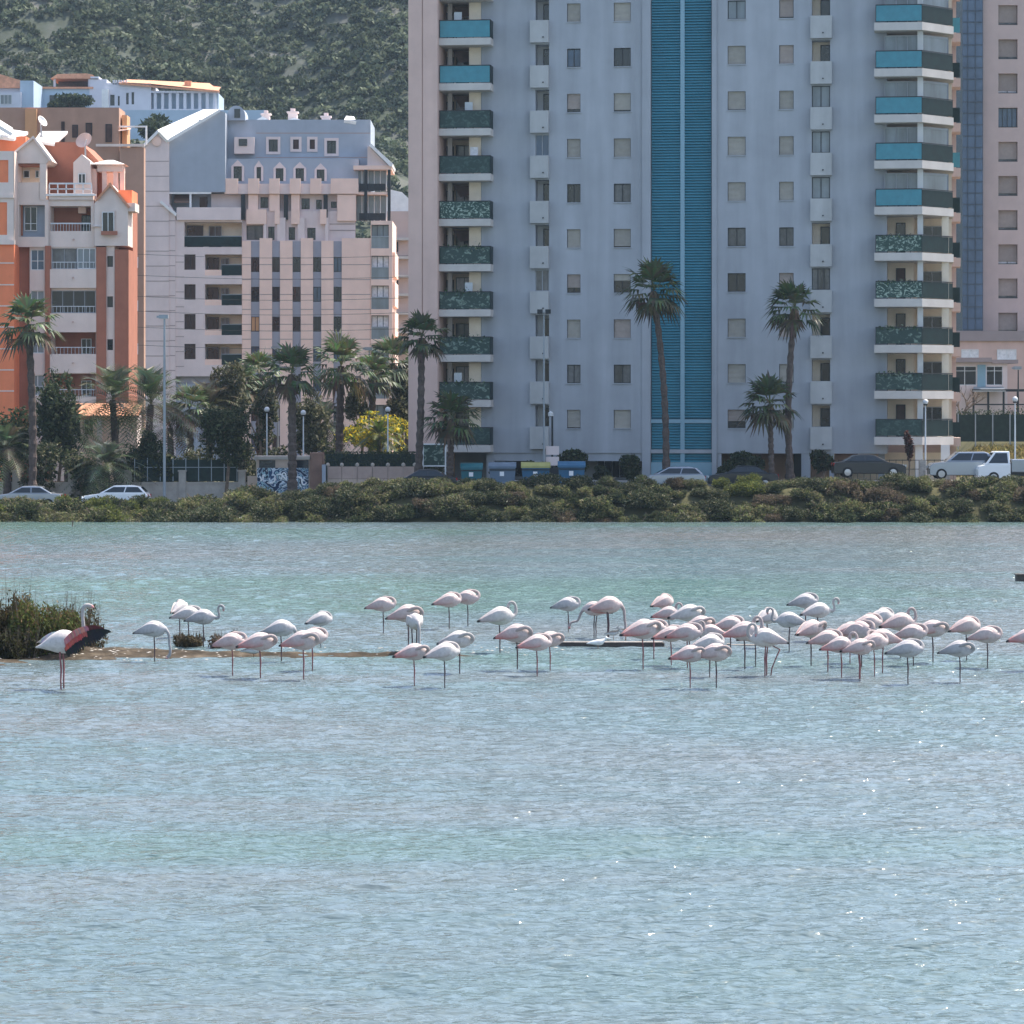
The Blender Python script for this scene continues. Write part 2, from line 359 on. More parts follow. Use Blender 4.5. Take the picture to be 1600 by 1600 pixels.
ed = np.clip((32-np.abs(X))/3, 0, 1)*np.clip((Y-26)/2, 0, 1)*np.clip((yv[-1]-Y)/6, 0, 1); Z *= ed; Z[:, 0] = 0; Z[:, -1] = 0; Z[0] = 0; Z[-1] = 0
nx, ny = X.shape; V = np.stack([X, Y, Z], -1).reshape(-1, 3)
ii = (np.arange(nx-1)[:, None]*ny + np.arange(ny-1)[None]).ravel(); Q = np.stack([ii, ii+ny, ii+ny+1, ii+1], 1)
x0_, x1_, y0_, y1_ = xv[0], xv[-1], yv[0], yv[-1]
E = np.array([(-900,-150,0),(1000,-150,0),(1000,y0_,0),(-900,y0_,0),(-900,y1_,0),(x0_,y0_,0),(x0_,y1_,0),(x1_,y0_,0),(1000,y1_,0),(x1_,y1_,0),(1000,181.2,0),(-900,181.2,0)], float); nb_ = len(V)
EQ = np.array([(0,1,2,3),(3,5,6,4),(7,2,8,9),(4,8,10,11)])+nb_
V = np.concatenate([V, E]); Q = np.concatenate([Q, EQ]).astype(np.int32)
me = bpy.data.meshes.new('water'); me.vertices.add(len(V)); me.vertices.foreach_set('co', V.astype(np.float32).ravel())
me.loops.add(Q.size); me.loops.foreach_set('vertex_index', Q.ravel()); me.polygons.add(len(Q)); me.polygons.foreach_set('loop_start', np.arange(0, Q.size, 4, dtype=np.int32)); me.polygons.foreach_set('loop_total', np.full(len(Q), 4, dtype=np.int32))
me.polygons.foreach_set('use_smooth', np.ones(len(Q), dtype=bool)); me.materials.append(M['water']); me.update(calc_edges=True)
tag(put('water', me), kind='structure'); print('water quads', len(Q))
mb = MB(); mb.quad((-900,-150,-0.75),(1000,-150,-0.75),(1000,176,-0.75),(-900,176,-0.75))
tag(mb.build('lake_bed', M['mud']), kind='structure')
# a street behind the bank, with a kerb on its far side
mb = MB(); ks = [-60+i*3 for i in range(41)]
for a, b in zip(ks, ks[1:]):
    mb.quad((a,185.6,gz(a,188)+0.02),(b,185.6,gz(b,188)+0.02),(b,192.4,gz(b,192)+0.02),(a,192.4,gz(a,192)+0.02))
tag(mb.build('road', M['asphalt']), kind='structure')
mb = MB()
for a, b in zip(ks, ks[1:]):
    z0, z1 = gz(a,192), gz(b,192)
    mb.quad((a,192.4,z0+0.0),(b,192.4,z1+0.0),(b,192.4,z1+0.14),(a,192.4,z0+0.14)); mb.quad((a,192.4,z0+0.14),(b,192.4,z1+0.14),(b,195.0,z1+0.14),(a,195.0,z0+0.14))
tag(mb.build('pavement', M['pavement']), kind='structure')
# ------------------------------------------------------------------ windows shared by all buildings
_wc = {}
def pane_mesh(w, h, m):
    k = ('p', round(w,3), round(h,3), m)
    if k not in _wc: _wc[k] = MB().box(0, w, 0, 0.04, 0, h).mesh('window', M[m])
    return _wc[k]
def frame_mesh(w, h, m, mull, tr=0, b=0.05):
    k = ('f', round(w,3), round(h,3), m, mull, tr)
    if k not in _wc:
        q = MB(); q.box(0, b, -0.05, -0.004, 0, h); q.box(w-b, w, -0.05, -0.004, 0, h); q.box(b, w-b, -0.05, -0.004, 0, b); q.box(b, w-b, -0.05, -0.004, h-b, h)
        for i in range(mull):
            x = w*(i+1)/(mull+1); q.box(x-b*0.5, x+b*0.5, -0.045, -0.005, b, h-b)
        if tr: q.box(b, w-b, -0.043, -0.006, h*tr-b*0.4, h*tr+b*0.4)
        _wc[k] = q.mesh('frame', M[m])
    return _wc[k]
def shutter_mesh(w, h, m):
    k = ('s', round(w,3), round(h,3), m)
    if k not in _wc:
        q = MB(); n = max(3, int(h/0.075)); s = h/n
        for i in range(n):      # curved slats
            z = i*s; q.add([(0.03,-0.058,z),(w-0.03,-0.058,z),(w-0.03,-0.085,z+s*0.5),(0.03,-0.085,z+s*0.5),(w-0.03,-0.058,z+s*0.94),(0.03,-0.058,z+s*0.94)], [(0,1,2,3),(3,2,4,5)])
        q.box(0.03, w-0.03, -0.056, -0.052, 0, h)
        _wc[k] = q.mesh('shutter', M[m])
    return _wc[k]
def window(root, a, b, c, d, v, pane='glass_dark', frame='frame_dark', mull=1, tr=0, shut=0.0, sm='shutter_a', sill=None, name='window'):
    w, h = b-a, d-c
    o = put(name, pane_mesh(w, h, pane), root, (a, v, c))
    if frame: put('frame', frame_mesh(w, h, frame, mull, tr), o)
    if shut > 0:
        hh = h*shut; put('shutter', shutter_mesh(w, hh, sm), o, (0, -0.004, h-hh))
    if sill: put('sill', MB().box(-0.06, w+0.06, -0.30, -0.06, -0.07, -0.004).mesh('sill', M[sill]), o)
    return o

# ------------------------------------------------------------------ the tall tower
T = Fr(683, 200.4, 7.5, 1.7); tower = T.root('apartment_tower')
tag(tower, 'tall pale blue-grey tower with a blue louvred strip and stacked balconies', 'apartment tower')
H = 2.893; rng = random.Random(4)
zk = lambda py, k, px=886, p=70.2: T.z(px, py + p*k)     # level of a row counted down from the top of the picture
uL, uR = T.u(686), T.u(1386)
zG = T.z(886, 702); zTop = T.z(886, -190)
def zrow(py): return T.z(886, py)
cols = [(T.u(886),T.u(907)),(T.u(959),T.u(985.5)),(T.u(1137),T.u(1165)),(T.u(1217.5),T.u(1240))]
log = [(T.u(836.5),T.u(858)),(T.u(1268.5),T.u(1297))]
KS = range(-2, 10)
wins, ops = [], []
for k in KS:
    zt = zrow(5.5) - H*k - 0.0; 
    for ci, (a, b) in enumerate(cols):
        top = zt + (0.02 if ci > 1 else 0); c, d = top-1.18, top
        ops.append((a, b, c, d, 0.26)); wins.append((k, ci, a, b, c, d))
    for li, (a, b) in enumerate(log):
        d = zrow(-0.5) - H*k + 0.05; c = d-1.36; ops.append((a, b, c, d, 1.1)); wins.append((k, 10+li, a, b, c, d))
lou = (T.u(1017), T.u(1112)); zl0 = zrow(722); 
ops.append((lou[0], lou[1], zl0, zTop-1.5, 0.35))
balL = (T.u(690), T.u(752)); 
for k in KS:
    z0 = zrow(60) - H*k + 0.0; ops.append((balL[0], balL[1], z0, z0+H-0.32, 2.1))
facade(uL, uR, zG, zTop, 0, ops).build('wall', M['tower_white'], tower)
mb = MB(); mb.box(uL, uR, 0.002, 13, zG, zTop, skip='fb'); mb.box(uL, uR, 2.2, 2.25, zG, zTop); mb.box(uL, uR, 0.0, 13, zG-0.24, zG-0.002); mb.build('wall', M['tower_white'], tower)
MB().box(uL-0.1, uR+0.1, -0.1, 13.1, zTop, zTop+0.25).build('roof', M['slab_white'], tower)
# flat pilasters either side of the louvres
for a, b in ((T.u(1003.5),T.u(1016.5)),(T.u(1112.5),T.u(1120))): MB().box(a, b, -0.12, -0.003, 0.0, zTop).build('pilaster', M['tower_white'], tower)
# windows
SH = {(0,0):1,(0,1):1,(1,0):0,(1,1):0,(2,0):.82,(2,1):.9,(3,0):1,(3,1):1,(4,0):0,(4,1):-1,(5,0):1,(5,1):.93,(6,0):.72,(6,1):.35,(7,0):1,(7,1):1,(8,0):-1,(8,1):-1,(9,0):.95,(9,1):1,
      (0,2):-2,(0,3):.92,(1,2):1,(1,3):1,(2,2):.96,(2,3):1,(3,2):1,(3,3):1,(4,2):1,(4,3):1,(5,2):-1,(5,3):-1,(6,2):0,(6,3):.95,(7,2):1,(7,3):1,(8,2):1,(8,3):.95,(9,2):.62,(9,3):1}
for k, ci, a, b, c, d in wins:
    if ci < 10:
        s = SH.get((k, ci), 1)
        window(tower, a, b, c, d, 0.22, 'glass_curtain' if s == -1 else 'glass_pale' if s == -2 else ('glass_blue' if (k,ci)==(1,0) else 'glass_dark'), 'frame_dark', 1, 0, max(s, 0), rng.choice(['shutter_a','shutter_a','shutter_b']))  # frames coloured dark to draw the recess shade round the shutters
        MB().box(a-0.05, b+0.05, -0.07, -0.003, c-0.06, c-0.004).build('sill', M['tower_white'], tower)
    else:
        w = b-a; li = ci-10
        if (k, li) in ((3,0),): window(tower, a, b, c, d, 0.10, 'glass_blue', 'frame_grey', 1)
        elif li == 1 and k in (2,3,4): window(tower, a, b, c, d, 0.12, 'glass_pale', 'frame_dark', 1)
        elif li == 1 and k == 6: window(tower, a, b, c, d, 0.12, 'glass_curtain', 'frame_dark', 2)
        elif li == 0 and k == 6: window(tower, a, b, c, d, 0.12, 'glass_curtain', 'frame_grey', 1)
        else:
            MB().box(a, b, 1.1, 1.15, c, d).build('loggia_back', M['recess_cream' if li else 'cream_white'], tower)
            window(tower, a+w*0.45, b-0.03, c, d-0.2, 1.03, 'glass_dark', 'frame_dark', 0)
        # parapet box under each loggia
        pb = MB().box(a-(0.30 if li == 0 else 0.08), b+(0.0 if li == 0 else 0.12), -0.42, -0.003, c-1.44, c-0.02).build('loggia_parapet', M['parapet_grey'], tower)
        MB().tube([(0,0,0),(0,-0.12,-0.02)], 0.05, 6).build('drain_spout', M['frame_dark'], pb, (a+w*0.62, -0.40, c-1.1))
# louvred strip
lp = MB(); n = int((zTop-1.5-zl0)/0.178); um = (T.u(1063), T.u(1069.5)); zb = (zrow(661), zrow(655))
for i in range(n):
    z = zl0+0.02+i*0.178
    if zb[0]-0.15 < z < zb[1]+0.02: continue
    for a, b in ((lou[0]+0.05, um[0]),(um[1], lou[1]-0.05)):
        lp.add([(a,0.12,z),(b,0.12,z),(b,0.12,z+0.035),(a,0.12,z+0.035),(a,0.26,z+0.15),(b,0.26,z+0.15)], [(0,1,2,3),(3,2,5,4)])
tag(lp.build('louvre_slats', M['louver_blue'], tower), kind='stuff')
MB().box(lou[0], lou[1], 0.30, 0.34, zl0, zTop-1.5).build('louvre_backing', M['louver_back'], tower)
MB().box(um[0], um[1], 0.05, 0.28, zl0, zTop-1.5).build('mullion', M['mullion_blue'], tower)
MB().box(lou[0], um[0]-0.003, 0.06, 0.28, zb[0], zb[1]).build('transom', M['mullion_blue'], tower); MB().box(um[1]+0.003, lou[1], 0.06, 0.28, zb[0], zb[1]).build('transom', M['mullion_blue'], tower)
MB().box(lou[0]-0.0, lou[1], 0.02, 0.3, 0, zl0-0.003).build('plinth', M['mullion_blue'], tower)
# beige wing on the left, set forward of the balconies
wl, wm, wr = T.u(638,-1.9), T.u(660,-1.9), T.u(683.5,-1.9)
q = MB(); q.box(wl, wm-0.03, -1.9, 9, 0, zTop+0.6); q.box(wm+0.03, wr, -1.9, 9, 0, zTop+0.6); q.box(wm-0.03, wm+0.03, -1.8, 9, 0, zTop+0.6, skip='lr'); q.build('side_wing', M['tower_beige'], tower)
TN = np.random.default_rng(9)
def tleaf(C, size):
    n = len(C); d = TN.normal(size=(n,3)); d /= np.linalg.norm(d,axis=1)[:,None]; a_ = TN.normal(size=(n,3)); a_ -= (a_*d).sum(1)[:,None]*d; a_ /= np.linalg.norm(a_,axis=1)[:,None]
    L_ = (size*TN.uniform(0.6,1.5,n))[:,None]; return np.stack([C-d*L_*0.5, C+a_*L_*0.22, C+d*L_*0.5, C-a_*L_*0.22], axis=1)
# left balconies
for k in KS:
    zs = zrow(71.5) - H*k; zs1 = zs+0.45
    a, b = T.u(685,-1.35), T.u(766.5,-1.35)
    sl = MB().box(a, b, -1.35, 2.1, zs, zs1).build('balcony', M['slab_white'], tower)
    rm = {0:'panel_blue',1:'panel_blue',2:'net_dark',3:'net_dark',4:'net_torn',5:'net_green',6:'net_green',7:'net_green',8:'net_green',9:'net_dark'}.get(k, 'panel_blue')
    q = MB(); q.box(a+0.10, b-0.06, -1.33, -1.30, zs1+0.05, zs1+1.10); q.build('railing_panel', M[rm], sl)
    q = MB(); q.box(b-0.05, b-0.02, -1.30, -0.02, zs1+0.03, zs1+1.10); q.build('railing_panel', M['rail_green'], sl)
    q = MB(); q.box(a+0.05, b-0.02, -1.345, -1.29, zs1+1.10, zs1+1.16); q.box(b-0.06, b-0.01, -1.29, -0.02, zs1+1.10, zs1+1.16)
    for i in range(4):
        x = a+0.08+(b-a-0.14)*i/3; q.box(x-0.02, x+0.02, -1.297, -1.25, zs1, zs1+1.10)
    q.build('handrail', M['metal_dark'], sl)
    # back of the loggia
    z0, z1 = zs1+0.005, zs+H-0.01
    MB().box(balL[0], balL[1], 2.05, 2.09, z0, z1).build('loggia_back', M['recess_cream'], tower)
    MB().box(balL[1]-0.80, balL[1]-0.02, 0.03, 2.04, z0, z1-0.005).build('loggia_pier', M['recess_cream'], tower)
    MB().box(balL[0]+0.32, balL[0]+0.60, 0.5, 0.8, z0, z1).build('loggia_column', M['slab_white'], tower)
    window(tower, balL[0]+0.02, balL[0]+0.50, z0, z1-0.4, 1.98, 'curtain_white' if k % 3 else 'door_brown', 'frame_dark', 0)
    if k % 2: window(tower, balL[0]+0.65, balL[0]+1.75, z0+0.3, z1-0.35, 1.98, 'glass_curtain', 'frame_dark', 1)
    else: window(tower, balL[0]+0.65, balL[0]+1.75, z0+0.1, z1-0.25, 1.98, 'curtain_white', 'frame_grey', 1)
    if k in (0,2,4,5,1): # awning flap hanging over the loggia
        MB().plate((balL[0]+0.6,0.9,z1-0.12),(balL[0]+1.9,0.9,z1-0.15),(balL[0]+1.9,0.9,z1-0.75),(balL[0]+1.1,0.9,z1-0.9),0.03).build('awning', M['door_brown'], tower)
    if k in (5,6,7,8):  # greenery spilling over the railing
        n_ = 170; P_ = np.stack([TN.uniform(a+0.3,b-0.4,n_), TN.normal(-1.28,0.08,n_), zs1+1.05+np.abs(TN.normal(0,0.16,n_))*TN.uniform(0,1,n_)-0.25*TN.uniform(0,1,n_)**3],1)
        put('balcony_plant', quadmesh('balcony_plant', tleaf(P_, 0.17), M['leaf'], np.array([(0.05,0.10,0.04),(0.10,0.16,0.06),(0.03,0.07,0.03),(0.30,0.34,0.26)])[TN.integers(0,4,n_)]), sl)
    if k in (0,2,3,6,8):  # things left on the balcony
        x_ = a+0.9+0.35*(k%4); MB().box(x_, x_+0.5, -0.6, -0.55, zs1+0.9, zs1+1.75).build('folded_chair', M['curtain_white' if k % 2 else 'metal_pale'], sl)
# right balconies with a canted corner
vF = -1.3
for k in KS:
    p = 71.65; zs = T.z(1400, 51) - H*k - 0.0; zs1 = zs+0.5
    a = T.u(1366,vF); b = T.u(1441,vF); c0 = T.u(1490,1.4)
    poly = [(a,vF),(b,vF),(c0,1.4),(c0,3.4),(uR-0.0,3.4),(uR,0.002),(uR-0.002,-0.003),(a,-0.003)]
    sl = MB().slab(poly, zs, zs1).build('balcony', M['slab_white'], tower)
    rm = {5:'net_torn',6:'net_torn',7:'net_green',8:'net_green',9:'net_dark'}.get(k, 'panel_blue')
    MB().box(a+0.12, b-0.04, vF+0.02, vF+0.05, zs1+0.08, zs1+1.07).build('railing_panel', M[rm], sl)
    q = MB(); q.plate((b,vF+0.05,zs1+0.05),(c0-0.06,1.36,zs1+0.05),(c0-0.06,1.36,zs1+1.05),(b,vF+0.05,zs1+1.05),0.03); q.box(c0-0.09,c0-0.05,1.4,3.2,zs1+0.05,zs1+1.05); q.build('railing_panel', M['rail_green'], sl)
    q = MB(); q.box(a+0.08, b, vF+0.01, vF+0.07, zs1+1.07, zs1+1.13); q.plate((b+0.003,vF+0.01,zs1+1.07),(c0-0.03,1.36,zs1+1.07),(c0-0.03,1.36,zs1+1.13),(b+0.003,vF+0.01,zs1+1.13),0.06)
    for i in range(5):
        x = a+0.10+(b-a-0.12)*i/4; q.box(x-0.02, x+0.02, vF+0.052, vF+0.09, zs1, zs1+1.07)
    q.box(a+0.08, a+0.12, vF+0.05, -0.02, zs1+0.05, zs1+1.12); q.build('handrail', M['metal_dark'], sl)
    z0, z1 = zs1+0.005, zs+H-0.005
    cu = T.u(1438,-0.5); MB().box(cu-0.18, cu+0.18, -0.75, -0.40, z0, z1).build('corner_column', M['cream_white'], sl)
    if k in (5,6,7,8):
        n_ = 150; P_ = np.stack([TN.uniform(a+0.3,b-0.3,n_), TN.normal(vF+0.08,0.08,n_), zs1+1.02+np.abs(TN.normal(0,0.15,n_))*TN.uniform(0,1,n_)-0.2*TN.uniform(0,1,n_)**3],1)
        put('balcony_plant', quadmesh('balcony_plant', tleaf(P_, 0.17), M['leaf'], np.array([(0.05,0.10,0.04),(0.10,0.16,0.06),(0.03,0.07,0.03),(0.30,0.34,0.26)])[TN.integers(0,4,n_)]), sl)
    # recessed walls
    ub = T.u(1385,2.0); uc = T.u(1428,2.0); 
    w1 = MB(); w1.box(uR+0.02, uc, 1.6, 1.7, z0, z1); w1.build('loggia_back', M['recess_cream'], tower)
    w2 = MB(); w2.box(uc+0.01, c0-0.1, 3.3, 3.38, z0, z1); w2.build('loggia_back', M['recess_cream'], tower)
    window(tower, uR+0.55, uR+1.15, z0, z1-0.35, 1.55, 'glass_dark' if k%3 else 'door_brown', 'frame_dark', 0, name='balcony_door')
    window(tower, uc+0.35, c0-0.55, z0+0.4, z1-0.5, 3.24, 'glass_dark' if k > 4 else 'glass_pale', 'frame_grey', 1)
    if k <= 4:      # glazed-in balconies
        g0 = a+0.65; o = put('glazing', MB().box(g0, b-0.22, -0.30, -0.28, zs1+0.01, z1-0.28).mesh('glazing', M['glass_pale']), sl)
        q = MB()
        for i in range(4):
            x = g0+(b-0.22-g0)*i/3; q.box(x-0.03, x+0.03, -0.34, -0.305, zs1, z1-0.28)
        q.box(g0, b-0.22, -0.34, -0.31, z1-0.28, z1-0.20); q.build('frame', M['frame_grey'], o)
        o = MB().plate((b+0.05,-0.25,zs1+0.01),(c0-0.35,1.5,zs1+0.01),(c0-0.35,1.5,z1-0.28),(b+0.05,-0.25,z1-0.28),0.02).build('glazing', M['glass_pale'], sl)
        q = MB(); q.plate((b+0.05,-0.29,z1-0.3),(c0-0.35,1.46,z1-0.3),(c0-0.35,1.46,z1-0.18),(b+0.05,-0.29,z1-0.18),0.03); q.box(c0-0.40,c0-0.32,1.44,1.52,zs1,z1-0.18); q.build('frame', M['frame_grey'], o)
    else:
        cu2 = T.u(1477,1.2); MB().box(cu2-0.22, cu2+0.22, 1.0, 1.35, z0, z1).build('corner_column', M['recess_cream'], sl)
    # the balcony of the rear bay, seen past the corner
    r0, r1 = T.u(1478,4.2), T.u(1501,4.2); 
    sb = MB().box(r0, r1, 4.2, 6.5, zs-0.15, zs+0.4).build('rear_balcony', M['hotel_pink'], tower)
    MB().box(r0+0.05, r1-0.05, 4.22, 4.26, zs+0.45, zs+1.4).build('railing_panel', M['panel_blue' if k in (0,3) else 'rail_green'], sb)
MB().box(T.u(1386), T.u(1494,6.6), 6.6, 13, 0, zTop).build('rear_bay', M['hotel_pink'], tower)
# ground floor: fascia, columns, dark undercroft, back walls coloured cream for sunlight
gl = []
q = MB()
for a, b in ((686,700),(760,772),(835,848),(1000,1003),(1120.5,1127),(1252,1266),(1290,1300)): q.box(T.u(a), T.u(b), 0.05, 0.6, 0, zG-0.242)
for i, (a, b) in enumerate(((686,700),(760,772),(835,846),(1120.5,1127),(1252,1266),(1296,1303))): MB().box(T.u(a), T.u(b), 0.05, 0.55, 0, zG-0.245).build('ground_column', M['tower_white'], tower)
MB().box(T.u(772)+0.003, T.u(1003), 0.10, 0.3, zG-0.75, zG-0.25).build('fascia', M['tower_white'], tower)
q = facade(T.u(700), T.u(1016), 0, zG-0.25, 3.0, [(T.u(780),T.u(832),0.4,2.0,0.15),(T.u(925),T.u(985),0.3,1.9,0.15)]); q.build('ground_wall', M['tower_white'], tower)
window(tower, T.u(780), T.u(832), 0.4, 2.0, 3.12, 'glass_dark', 'frame_dark', 3); window(tower, T.u(925), T.u(985), 0.3, 1.9, 3.12, 'glass_dark', 'frame_grey', 4)
MB().box(T.u(1113), T.u(1300), 4.0, 4.2, 0, zG-0.25).build('ground_wall', M['brown_pink'], tower)
MB().box(T.u(1240,3.9), T.u(1258,3.9), 3.9, 3.97, 0, 2.0).build('ground_door', M['frame_dark'], tower)
MB().box(T.u(1303), T.u(1480,3.5), 5.5, 5.7, 0, zG-0.25).build('ground_wall', M['recess_cream'], tower)  # cream colour takes the place of sunlight on this wall
MB().box(T.u(1303), T.u(1340), 1.0, 1.2, 1.3, zG-0.25).build('ground_panel', M['wall_brown'], tower)  # brown panel filling the dark stretch under the slab
MB().box(T.u(1372), T.u(1382), 1.0, 1.4, 0, zG-0.25).build('ground_column', M['tower_white'], tower)
for a, b in ((1430,1442),(1470,1484)): MB().box(T.u(a), T.u(b), -0.6, -0.1, 0, T.z(1400,51)-H*9-0.003).build('ground_column', M['cream_white'], tower)
MB().box(T.u(700), T.u(1480), 7.0, 7.2, 0, 0.6).build('ground_wall', M['tower_white'], tower)
# ------------------------------------------------------------------ the stepped grey and pink block
C = Fr(225, 296, 0, 2.4); cb = C.root('apartment_block')
tag(cb, 'stepped grey and pink apartment block with white roof edges and rows of dark windows', 'apartment block')
cu = lambda px, v=0: C.u(px, v)
cz = lambda py, v=0: C.z(400, py, v)
def cwall(x0, x1, y0, y1, v, m, ops=(), dp=None, name='wall', joints=True):
    """wall sheet given in picture columns and rows at depth v; ops: (x0,x1,ytop,ybottom,depth)"""
    o2 = [(cu(a,v), cu(b,v), cz(d,v), cz(c,v), e) for a, b, c, d, e in ops]
    u0, u1, z0, z1 = cu(x0,v), cu(x1,v), cz(y1,v), cz(y0,v)
    q = facade(u0, u1, z0, z1, v, o2)
    if dp:
        q.quad((u0,v+dp,z0),(u0,v,z0),(u0,v,z1),(u0,v+dp,z1)); q.quad((u1,v,z0),(u1,v+dp,z0),(u1,v+dp,z1),(u1,v,z1)); q.quad((u0,v,z1),(u1,v,z1),(u1,v+dp,z1),(u0,v+dp,z1)); q.quad((u1,v+dp,z0),(u0,v+dp,z0),(u0,v+dp,z1),(u1,v+dp,z1))
    return q.build(name, M[m], cb), o2
def cwin(o, v, **k):
    a, b, c, d, e = o; return window(cb, a, b, c, d, v+e-0.04, **k)
def cjoint(x0, x1, ys, v, w=0.045):
    q = MB()
    for y in ys: q.box(cu(x0,v), cu(x1,v), v-0.012, v-0.002, cz(y,v)-w, cz(y,v)+w)
    tag(q.build('wall_joint', M['c_joint'], cb), kind='stuff')
zg = cz(720)
# left gabled tower slab
ap, el, er, bt = (246.5,203), (222.5,226), (263,220), 720
poly = [(cu(222.5),zg),(cu(264),zg),(cu(264),cz(220)),(cu(246.5),cz(203)),(cu(222.5),cz(226))]
MB().prism(poly, 0, 9).build('gable_wall', M['c_pale'], cb)
MB().prism([(cu(264)+0.003,zg),(cu(274),zg),(cu(274),cz(334)),(cu(264)+0.003,cz(318))], 0.1, 9).build('gable_wall', M['c_pale'], cb)
MB().prism([(cu(250),cz(317)),(cu(252),cz(313.5)),(cu(277),cz(334)),(cu(275),cz(338))], -0.25, 1.0).build('roof_edge', M['roof_white'], cb)
q = MB(); q.lathe([(0.05,-0.02),(0.45,0.0),(0.45,0.06),(0.05,0.08)], 14); o = q.build('roundel', M['c_pink'], cb); o.rotation_euler = (R(90),0,0); o.location = (cu(245), -0.06, cz(221))
# roof rising to the back over the blue-grey wall
v1, v2 = 0.4, 9.0
wq = [(cu(264,v1),v1,cz(300,v1)),(cu(352,v1),v1,cz(300,v1)),(cu(352,v1),v1,cz(176,v1)),(cu(343,v1),v1,cz(172,v1)),(cu(264,v1),v1,cz(219,v1))]
q = MB(); q.add([p for p in wq]+[(x,9,z) for x,y,z in wq], [(0,1,2,3,4),(9,8,7,6,5),(0,4,9,5),(4,3,8,9),(3,2,7,8),(2,1,6,7),(1,0,5,6)]); q.build('upper_wall', M['c_grey'], cb)
q = MB(); A_, B_ = Vector((cu(246,-0.3),-0.3,cz(203,-0.3))), Vector((cu(263,-0.3),-0.3,cz(220,-0.3)))
C_, D_ = Vector((cu(346,7),7,cz(170.5,7))), Vector((cu(318,7),7,cz(171,7)))
q.plate(A_, B_, C_, D_, 0.3); q.plate(A_, D_, D_+Vector((-3,1,-3.4)), Vector((cu(222,-0.3),-0.3,cz(227,-0.3))), 0.25); q.build('roof', M['roof_white'], cb)
q = MB(); q.plate((cu(263,-0.35),-0.35,cz(222.5,-0.35)),(cu(344,0.1),0.1,cz(174.5,0.1)),(cu(344,0.1),0.1,cz(170,0.1)),(cu(263,-0.35),-0.35,cz(217,-0.35)),0.15); q.build('roof_edge', M['roof_white'], cb)
# upper block with framed windows
v = 3.0
up, o2 = cwall(310, 579, 187, 300, v, 'c_grey', [(338,347,194,205,.2),(373,386,217,228,.2),(420,434,218,237,.2),(458,467,218,233,.2),(484,492,218,233,.2),(511,525,220,240,.2)], dp=9)
for i, o in enumerate(o2):
    cwin(o, v, mull=0 if i in (0,3,4) else 1, frame='frame_dark', pane='door_brown' if i in (3,4) else 'glass_dark')
    if i > 1:
        q = MB(); a,b,c,d,_ = o; f = 0.26
        for bx in ((a-f,a-0.003,c-f,d+f),(b+0.003,b+f,c-f,d+f),(a,b,c-f,c-0.003),(a,b,d+0.003,d+f)): q.box(bx[0],bx[1],v-0.10,v-0.004,bx[2],bx[3])
        q.build('window_surround', M['c_pale'], cb)
cjoint(400, 579, (208, 246, 262), v)
MB().box(cu(366,2), cu(397,2), 2.0, 2.98, cz(240,2), cz(214,2)).build('dormer_block', M['c_pale'], cb); 
MB().box(cu(373,1.9), cu(386,1.9), 1.93, 1.985, cz(228,1.9), cz(217,1.9)).build('window', M['glass_dark'], cb)
pts = [(cu(352,2.5),cz(188,2.5))] + [(cu(369,2.5)+ (cu(383,2.5)-cu(369,2.5))*math.cos(q), cz(180,2.5)+ (cz(165,2.5)-cz(180,2.5))*math.sin(q)) for q in [math.pi*(1-i/10) for i in range(11)]] + [(cu(383,2.5),cz(188,2.5))]
MB().prism(pts, 2.5, 6).build('barrel_dormer', M['c_grey'], cb)
MB().box(cu(366,2.4), cu(375,2.4), 2.44, 2.49, cz(184,2.4), cz(170,2.4)).build('window', M['glass_dark'], cb)
MB().box(cu(338,2.9), cu(349,2.9), 2.2, 2.95, cz(232,2.9), cz(218,2.9)).build('chimney', M['c_pale'], cb)
for x, w, y in ((415,12,174),(457,14,171),(509,13,178)):
    q = MB().box(cu(x-w/2,6), cu(x+w/2,6), 6, 7, cz(192,6), cz(y+5,6)); q.box(cu(x-w/2-2,6), cu(x+w/2+2,6), 5.9, 7.1, cz(y+5,6)+0.002, cz(y+3,6)); q.box(cu(x-w/4,6), cu(x+w/4,6), 6.2, 6.8, cz(y+3,6), cz(y-2,6)); q.build('chimney', M['c_pale'], cb)
for x0, x1, y in ((395,425,182),(440,480,184)):
    MB().prism([(cu(x0,4),cz(190,4)),(cu(x1,4),cz(190,4)),(cu((x0+x1)/2,4),cz(y,4))], 4, 10).build('roof', M['roof_white'], cb)
MB().plate((cu(538,3.2),2.9,cz(187,3)),(cu(557,3.2),2.9,cz(190,3)),(cu(553,6),6,cz(182,6)),(cu(541,6),6,cz(181,6)),0.3).build('roof', M['roof_white'], cb)
